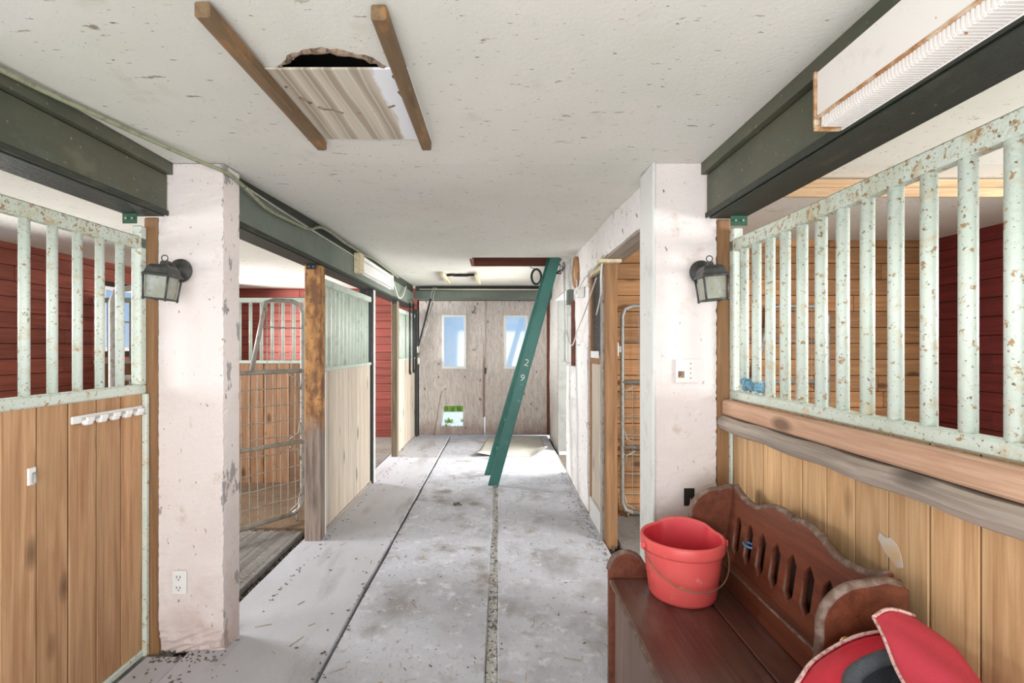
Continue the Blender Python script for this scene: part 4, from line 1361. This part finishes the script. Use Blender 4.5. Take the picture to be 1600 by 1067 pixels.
# ------------------------------------------------------------------ bucket with one flat side
bu = thing('bucket', 'red plastic flat-backed feed bucket standing on the bench seat', 'bucket', (.705, 1.925, SZ))
def bucket():
    seg = 56
    def ring(bm, r, z, flat):
        vs = []
        for k in range(seg):
            a = 2 * math.pi * k / seg
            x, y = r * math.cos(a), r * math.sin(a)
            lim = flat
            # flat side turned to the far right
            d = Vector((.42, .907))
            p = Vector((x, y))
            h = p.dot(d)
            if h > lim:
                p -= d * (h - lim)
                h = lim
            zz = z
            if z > .19:
                zz += .030 * max(0, (p.dot(d) / lim)) ** 4 * max(0, 1 - (abs(p.dot(Vector((.907, -.42)))) / (r * .75)) ** 2)
            vs.append(bm.verts.new((.705 + p.x, 1.925 + p.y, SZ + zz)))
        return vs
    def skin(bm, rings):
        for A, B in zip(rings, rings[1:]):
            for k in range(seg):
                bm.faces.new((A[k], A[(k + 1) % seg], B[(k + 1) % seg], B[k])).smooth = True
    bm = bmesh.new()
    P = [(.106, 0.0, .090), (.118, .004, .098), (.124, .016, .102), (.137, .12, .112), (.143, .186, .117), (.143, .192, .117)]
    rg = [ring(bm, *p) for p in P]
    bm.faces.new(list(reversed(rg[0])))
    skin(bm, rg)
    bm_obj('shell', bm, 'bucket', bu)
    bm = bmesh.new()
    P = [(.140, .180, .114), (.152, .182, .126), (.155, .190, .129), (.156, .222, .130), (.153, .229, .127), (.147, .229, .121), (.143, .222, .117)]
    skin(bm, [ring(bm, *p) for p in P])
    bm_obj('rim', bm, 'bucket', bu)
    bm = bmesh.new()
    P = [(.1445, .224, .1185), (.138, .19, .112), (.133, .12, .108), (.119, .018, .098), (.100, .012, .085)]
    rg = [ring(bm, *p) for p in P]
    bm.faces.new(rg[-1])
    skin(bm, rg)
    bm_obj('inner_wall', bm, 'bucket_in', bu)
bucket()
hpts = []
for k in range(25):
    t = math.pi * k / 24
    a = R(192) + R(163) * k / 24       # sweeps round the camera side of the bucket
    rr_ = .163 + .006 * math.sin(t)
    hpts.append((.705 + rr_ * math.cos(a), 1.925 + rr_ * math.sin(a), SZ + .200 - .115 * math.sin(t) ** .8 + (.004 if k == 12 else 0)))
tube('wire_handle', hpts, .0026, 'handle_wire', bu, 6)
for k in (0, 24):
    p = hpts[k]
    box('handle_ear', p[0] - .008, p[0] + .008, p[1] - .006, p[1] + .006, p[2] - .012, p[2] + .014, 'bucket', bu, .003)

# ------------------------------------------------------------------ red bag in the foreground
bg_ = thing('tack_bag', 'open red nylon bag with black padding standing against the pine boards', 'bag', (.80, .90, 0))
rim = [(.615, .93, .655), (.640, 1.085, .690), (.690, 1.135, .722), (.755, 1.170, .745), (.865, 1.185, .785), (.955, 1.15, .800), (.955, 1.00, .790), (.925, .80, .75), (.88, .66, .70), (.80, .62, .67), (.68, .68, .65), (.62, .80, .645)]
rim = [(a, b, c - .068) for a, b, c in rim]
rim_s = spline(rim, 5, True)
bm = bmesh.new()
cxy = Vector((.80, .90, 0))
n = len(rim_s)
levels = [(1.0, 1.0), (1.03, .93), (1.045, .75), (1.03, .4), (1.0, .1), (.93, .012), (.5, .0)]
rings = []
for f, zf in levels:
    rings.append([bm.verts.new((min(1.045, cxy.x + (p.x - cxy.x) * f), cxy.y + (p.y - cxy.y) * f * (1.0 if p.y < 1.0 or zf > .9 else .9 + .1 * zf), p.z * zf)) for p in rim_s])
for A, B in zip(rings, rings[1:]):
    for k in range(n):
        bm.faces.new((A[k], A[(k + 1) % n], B[(k + 1) % n], B[k])).smooth = True
bm.faces.new(rings[-1])
bm_obj('shell', bm, 'bag', bg_)
tube('rim_zipper', [p + Vector((0, 0, .003)) for p in rim_s], .0045, 'zipper', bg_, 6, True)
# red shoulder between the rim and the padded mouth, then the dark mouth
inner = [(.715, .84, .690), (.710, .96, .722), (.735, 1.045, .748), (.80, 1.085, .766), (.875, 1.085, .780), (.915, 1.0, .772), (.915, .86, .742), (.86, .77, .705), (.78, .76, .688)]
inner = [(a, b, c - .055) for a, b, c in inner]
in_s = spline(inner, 7, True)
def resample(pts, m, c):
    # by angle round c
    arr = sorted([(math.atan2(p.y - c[1], p.x - c[0]), p) for p in pts], key=lambda q: q[0])
    out = []
    for k in range(m):
        a = -math.pi + 2 * math.pi * k / m
        best = None
        for i in range(len(arr)):
            a0, p0 = arr[i]
            a1_, p1 = arr[(i + 1) % len(arr)]
            if i == len(arr) - 1:
                a1_ += 2 * math.pi
                aa = a + 2 * math.pi if a < a0 else a
            else:
                aa = a
            if a0 <= aa <= a1_:
                t = (aa - a0) / max(1e-6, a1_ - a0)
                best = p0.lerp(p1, t)
                break
        out.append(best)
    return out
C0 = (.81, .92)
m = 64
ro, ri = resample(rim_s, m, C0), resample(in_s, m, C0)
bm = bmesh.new()
rows = []
for f, dz in ((0, -.004), (.3, .008), (.65, .010), (1.0, -.002)):
    rows.append([bm.verts.new(a.lerp(b, f) + Vector((0, 0, dz + .004 * math.sin(k * .9) * math.sin(f * math.pi)))) for k, (a, b) in enumerate(zip(ro, ri))])
for A, B in zip(rows, rows[1:]):
    for k in range(m):
        bm.faces.new((A[k], A[(k + 1) % m], B[(k + 1) % m], B[k])).smooth = True
bm_obj('top_panel', bm, 'bag', bg_)
tube('padded_edge', in_s, .016, 'bag_pad', bg_, 8, True)
bm = bmesh.new()
rows = []
for f, dz in ((1.0, -.010), (.97, -.07), (.8, -.10), (.4, -.085), (.02, -.08)):
    rows.append([bm.verts.new(Vector((C0[0] + (p.x - C0[0]) * f, C0[1] + (p.y - C0[1]) * f, p.z + dz + .008 * math.sin(k * .5 + f * 4)))) for k, p in enumerate(ri)])
for A, B in zip(rows, rows[1:]):
    for k in range(m):
        bm.faces.new((A[k], A[(k + 1) % m], B[(k + 1) % m], B[k])).smooth = True
bm_obj('lining', bm, 'bag_black', bg_)
def sheet(name, grid, th, mat, parent):
    bm = bmesh.new()
    h, w_ = len(grid), len(grid[0])
    t_ = [[bm.verts.new(p) for p in r] for r in grid]
    b_ = [[bm.verts.new(Vector(p) - Vector((0, 0, th))) for p in r] for r in grid]
    for j in range(h - 1):
        for i in range(w_ - 1):
            bm.faces.new((t_[j][i], t_[j][i + 1], t_[j + 1][i + 1], t_[j + 1][i])).smooth = True
            bm.faces.new((b_[j][i], b_[j + 1][i], b_[j + 1][i + 1], b_[j][i + 1])).smooth = True
    for i in range(w_ - 1):
        bm.faces.new((t_[0][i], b_[0][i], b_[0][i + 1], t_[0][i + 1]))
        bm.faces.new((t_[-1][i], t_[-1][i + 1], b_[-1][i + 1], b_[-1][i]))
    for j in range(h - 1):
        bm.faces.new((t_[j][0], t_[j + 1][0], b_[j + 1][0], b_[j][0]))
        bm.faces.new((t_[j][-1], b_[j][-1], b_[j + 1][-1], t_[j + 1][-1]))
    return bm_obj(name, bm, mat, parent)
# flap thrown back against the boards
lft = spline([(.72, .66, .62), (.752, .80, .715), (.775, .95, .750), (.818, 1.06, .780), (.836, 1.115, .795)], 6)
rgt = spline([(.87, .66, .65), (.884, .80, .745), (.920, .95, .765), (.955, 1.06, .775), (.948, 1.14, .785)], 6)
grid = []
for k, (a, b) in enumerate(zip(lft, rgt)):
    row = []
    for i in range(13):
        s = i / 12
        p = a.lerp(b, s)
        row.append(p + Vector((0, .012 * math.sin(s * math.pi) * (k / len(lft)), .010 * math.sin(s * math.pi) + .007 * math.sin(s * 9 + k * .7) * (1 - k / len(lft)))))
    grid.append(row)
fp = sheet('flap', grid, .007, 'bag_flap', bg_)
tube('flap_zipper', [p + Vector((0, 0, .003)) for p in grid[-1]], .004, 'zipper', fp, 6)
tube('flap_piping', [r[0] + Vector((0, 0, .001)) for r in grid], .0035, 'zipper', fp, 6)
tube('ring', [(.822 + .012 * math.cos(a), 1.186, .700 + .012 * math.sin(a)) for a in [2 * math.pi * k / 14 for k in range(14)]], .0022, 'brass', bg_, 6, True)
tg = box('paper_tag', .785, .825, .975, .990, .690, .725, 'paper', bg_, .001)

# ------------------------------------------------------------------ blue rope on the right rail
def rope_ball():
    bm = bmesh.new()
    rr = random.Random(31)
    pts = []
    for k in range(46):
        y = 2.17 - .135 * k / 45
        pts.append((1.075 + .026 * math.sin(k * 1.9) + rr.uniform(-.005, .005), y + .022 * math.cos(k * 1.3), 1.222 + .034 * abs(math.sin(k * .83)) * (1.0 if k < 28 else .5) + rr.uniform(-.003, .004)))
    add_tube(bm, spline(pts, 4), .012, 6)
    return bm_obj('rope', bm, 'rope')
tag(rope_ball(), 'knotted light blue rope lying on the right stall rail', 'rope')

# ------------------------------------------------------------------ litter on the floor
def litter(name, n, seed, mat, dims, label, cat, zone):
    rr = random.Random(seed)
    bm = bmesh.new()
    for i in range(n):
        x, y = zone(rr)
        l_ = rr.uniform(*dims[0])
        w_ = rr.uniform(*dims[1])
        M = Matrix.Translation((x, y, .0045 + w_ * .5)) @ Matrix.Rotation(rr.uniform(0, 6.3), 4, 'Z') @ Matrix.Diagonal((l_, w_, w_ * .6, 1))
        bmesh.ops.create_cube(bm, size=1, matrix=M)
    return tag(bm_obj(name, bm, mat), label, cat, kind='stuff')
def zone_a(rr):
    while True:
        x, y = rr.uniform(-1.25, .72), 1.5 + 6 * rr.random() ** 1.6
        if not (y > 6.2 and x > -.4) and not (y < 2.2 and x > .42):
            return x, y
    return rr.uniform(-1.25, .72), 1.5 + 6 * rr.random() ** 1.6
def zone_edge(rr):
    q = rr.random()
    if q < .4:
        return .735 - abs(rr.gauss(0, .05)), rr.uniform(2.6, 6.2)
    if q < .6:
        return -1.27 + abs(rr.gauss(0, .025)), rr.uniform(2.5, 7.6)
    if q < .8:
        return -.768 + rr.gauss(0, .02), rr.uniform(1.6, 5.5)
    return rr.uniform(-1.55, -1.2), rr.uniform(1.5, 2.25)
litter('straw_litter', 130, 41, 'straw', ((.02, .09), (.002, .004)), 'scattered straw stalks on the aisle floor', 'straw', zone_a)
litter('floor_dirt', 600, 42, 'debris', ((.003, .018), (.002, .006)), 'dark crumbs of dirt along the aisle edges', 'dirt', zone_edge)
litter('floor_dirt', 220, 43, 'debris', ((.003, .02), (.002, .006)), 'dark specks scattered over the open aisle floor', 'dirt', zone_a)
rubble('dirt_clump', -.405, -.335, 4.42, 4.5, .006, 14, .012, .03, 'debris', 44, 'small dark clump of dirt in the middle of the aisle', 'dirt clump')
rubble('soil_crumbs', -1.56, -1.25, 2.22, 2.30, .0, 120, .005, .018, 'debris', 45, 'dark soil crumbs at the foot of the left pillar', 'soil')
rubble('stall_litter', .78, .98, 2.5, 3.55, -.02, 420, .006, .03, 'debris', 46, 'crumbled litter in the right stall doorway', 'litter')
rubble('groove_dirt', -1.50, -1.43, 2.3, 5.1, -.045, 500, .008, .03, 'debris', 47, 'dirt in the groove along the left stall threshold', 'dirt')

# ------------------------------------------------------------------ outdoors beyond the doors
gd = tag(box('ground', -14, 14, 8.16, 14.5, -.6, -.14, 'lawn', bev=0), kind='structure')
gs = tag(box('ground_side', .96, 14, 4.6, 8.155, -.6, -.14, 'lawn', bev=0), kind='structure')
for i in range(4):
    for j in range(4):
        o = box('paving_slab', -2.3 + .82 * i, -1.5 + .82 * i, 8.3 + .82 * j, 9.1 + .82 * j, -.14, -.09, 'paver', gd, .008)
def tuft(x, y, h, n, seed, label):
    rr = random.Random(seed)
    bm = bmesh.new()
    for k in range(n):
        a = rr.uniform(0, 6.3)
        r_ = rr.uniform(0, .09)
        bx_, by_ = x + r_ * math.cos(a), y + r_ * math.sin(a)
        l_ = h * rr.uniform(.5, 1)
        q = rr.uniform(.1, .5) * l_
        w_ = .012
        p0 = Vector((bx_, by_, -.10))
        p1 = Vector((bx_ + q * .4 * math.cos(a), by_ + q * .4 * math.sin(a), -.10 + l_ * .6))
        p2 = Vector((bx_ + q * math.cos(a), by_ + q * math.sin(a), -.10 + l_))
        s = Vector((-math.sin(a), math.cos(a), 0)) * w_
        A = [bm.verts.new(p0 - s), bm.verts.new(p0 + s), bm.verts.new(p1 + s * .8), bm.verts.new(p1 - s * .8), bm.verts.new(p2)]
        bm.faces.new(A[:4])
        bm.faces.new((A[3], A[2], A[4]))
    o = bm_obj('grass_tuft', bm, 'grass')
    return tag(o, label, 'grass', 'grass tufts outside the door hole')
tuft(-.95, 8.85, .17, 40, 1, 'grass tuft outside, lower left in the door hole')
tuft(-.72, 8.95, .13, 30, 2, 'grass tuft outside, lower middle in the door hole')
tuft(-1.0, 9.9, .12, 26, 3, 'grass tuft outside, upper left in the door hole')
tuft(-.68, 9.95, .12, 26, 4, 'grass tuft outside, upper right in the door hole')
for k, nth in enumerate(('leftmost', 'second from left', 'middle one', 'second from right', 'rightmost')):
    tuft(-1.47 + .18 * k, 11.75 + .05 * (k % 2), .26, 40, 20 + k, 'tall grass tuft beyond the paving at the top of the door hole, ' + nth)
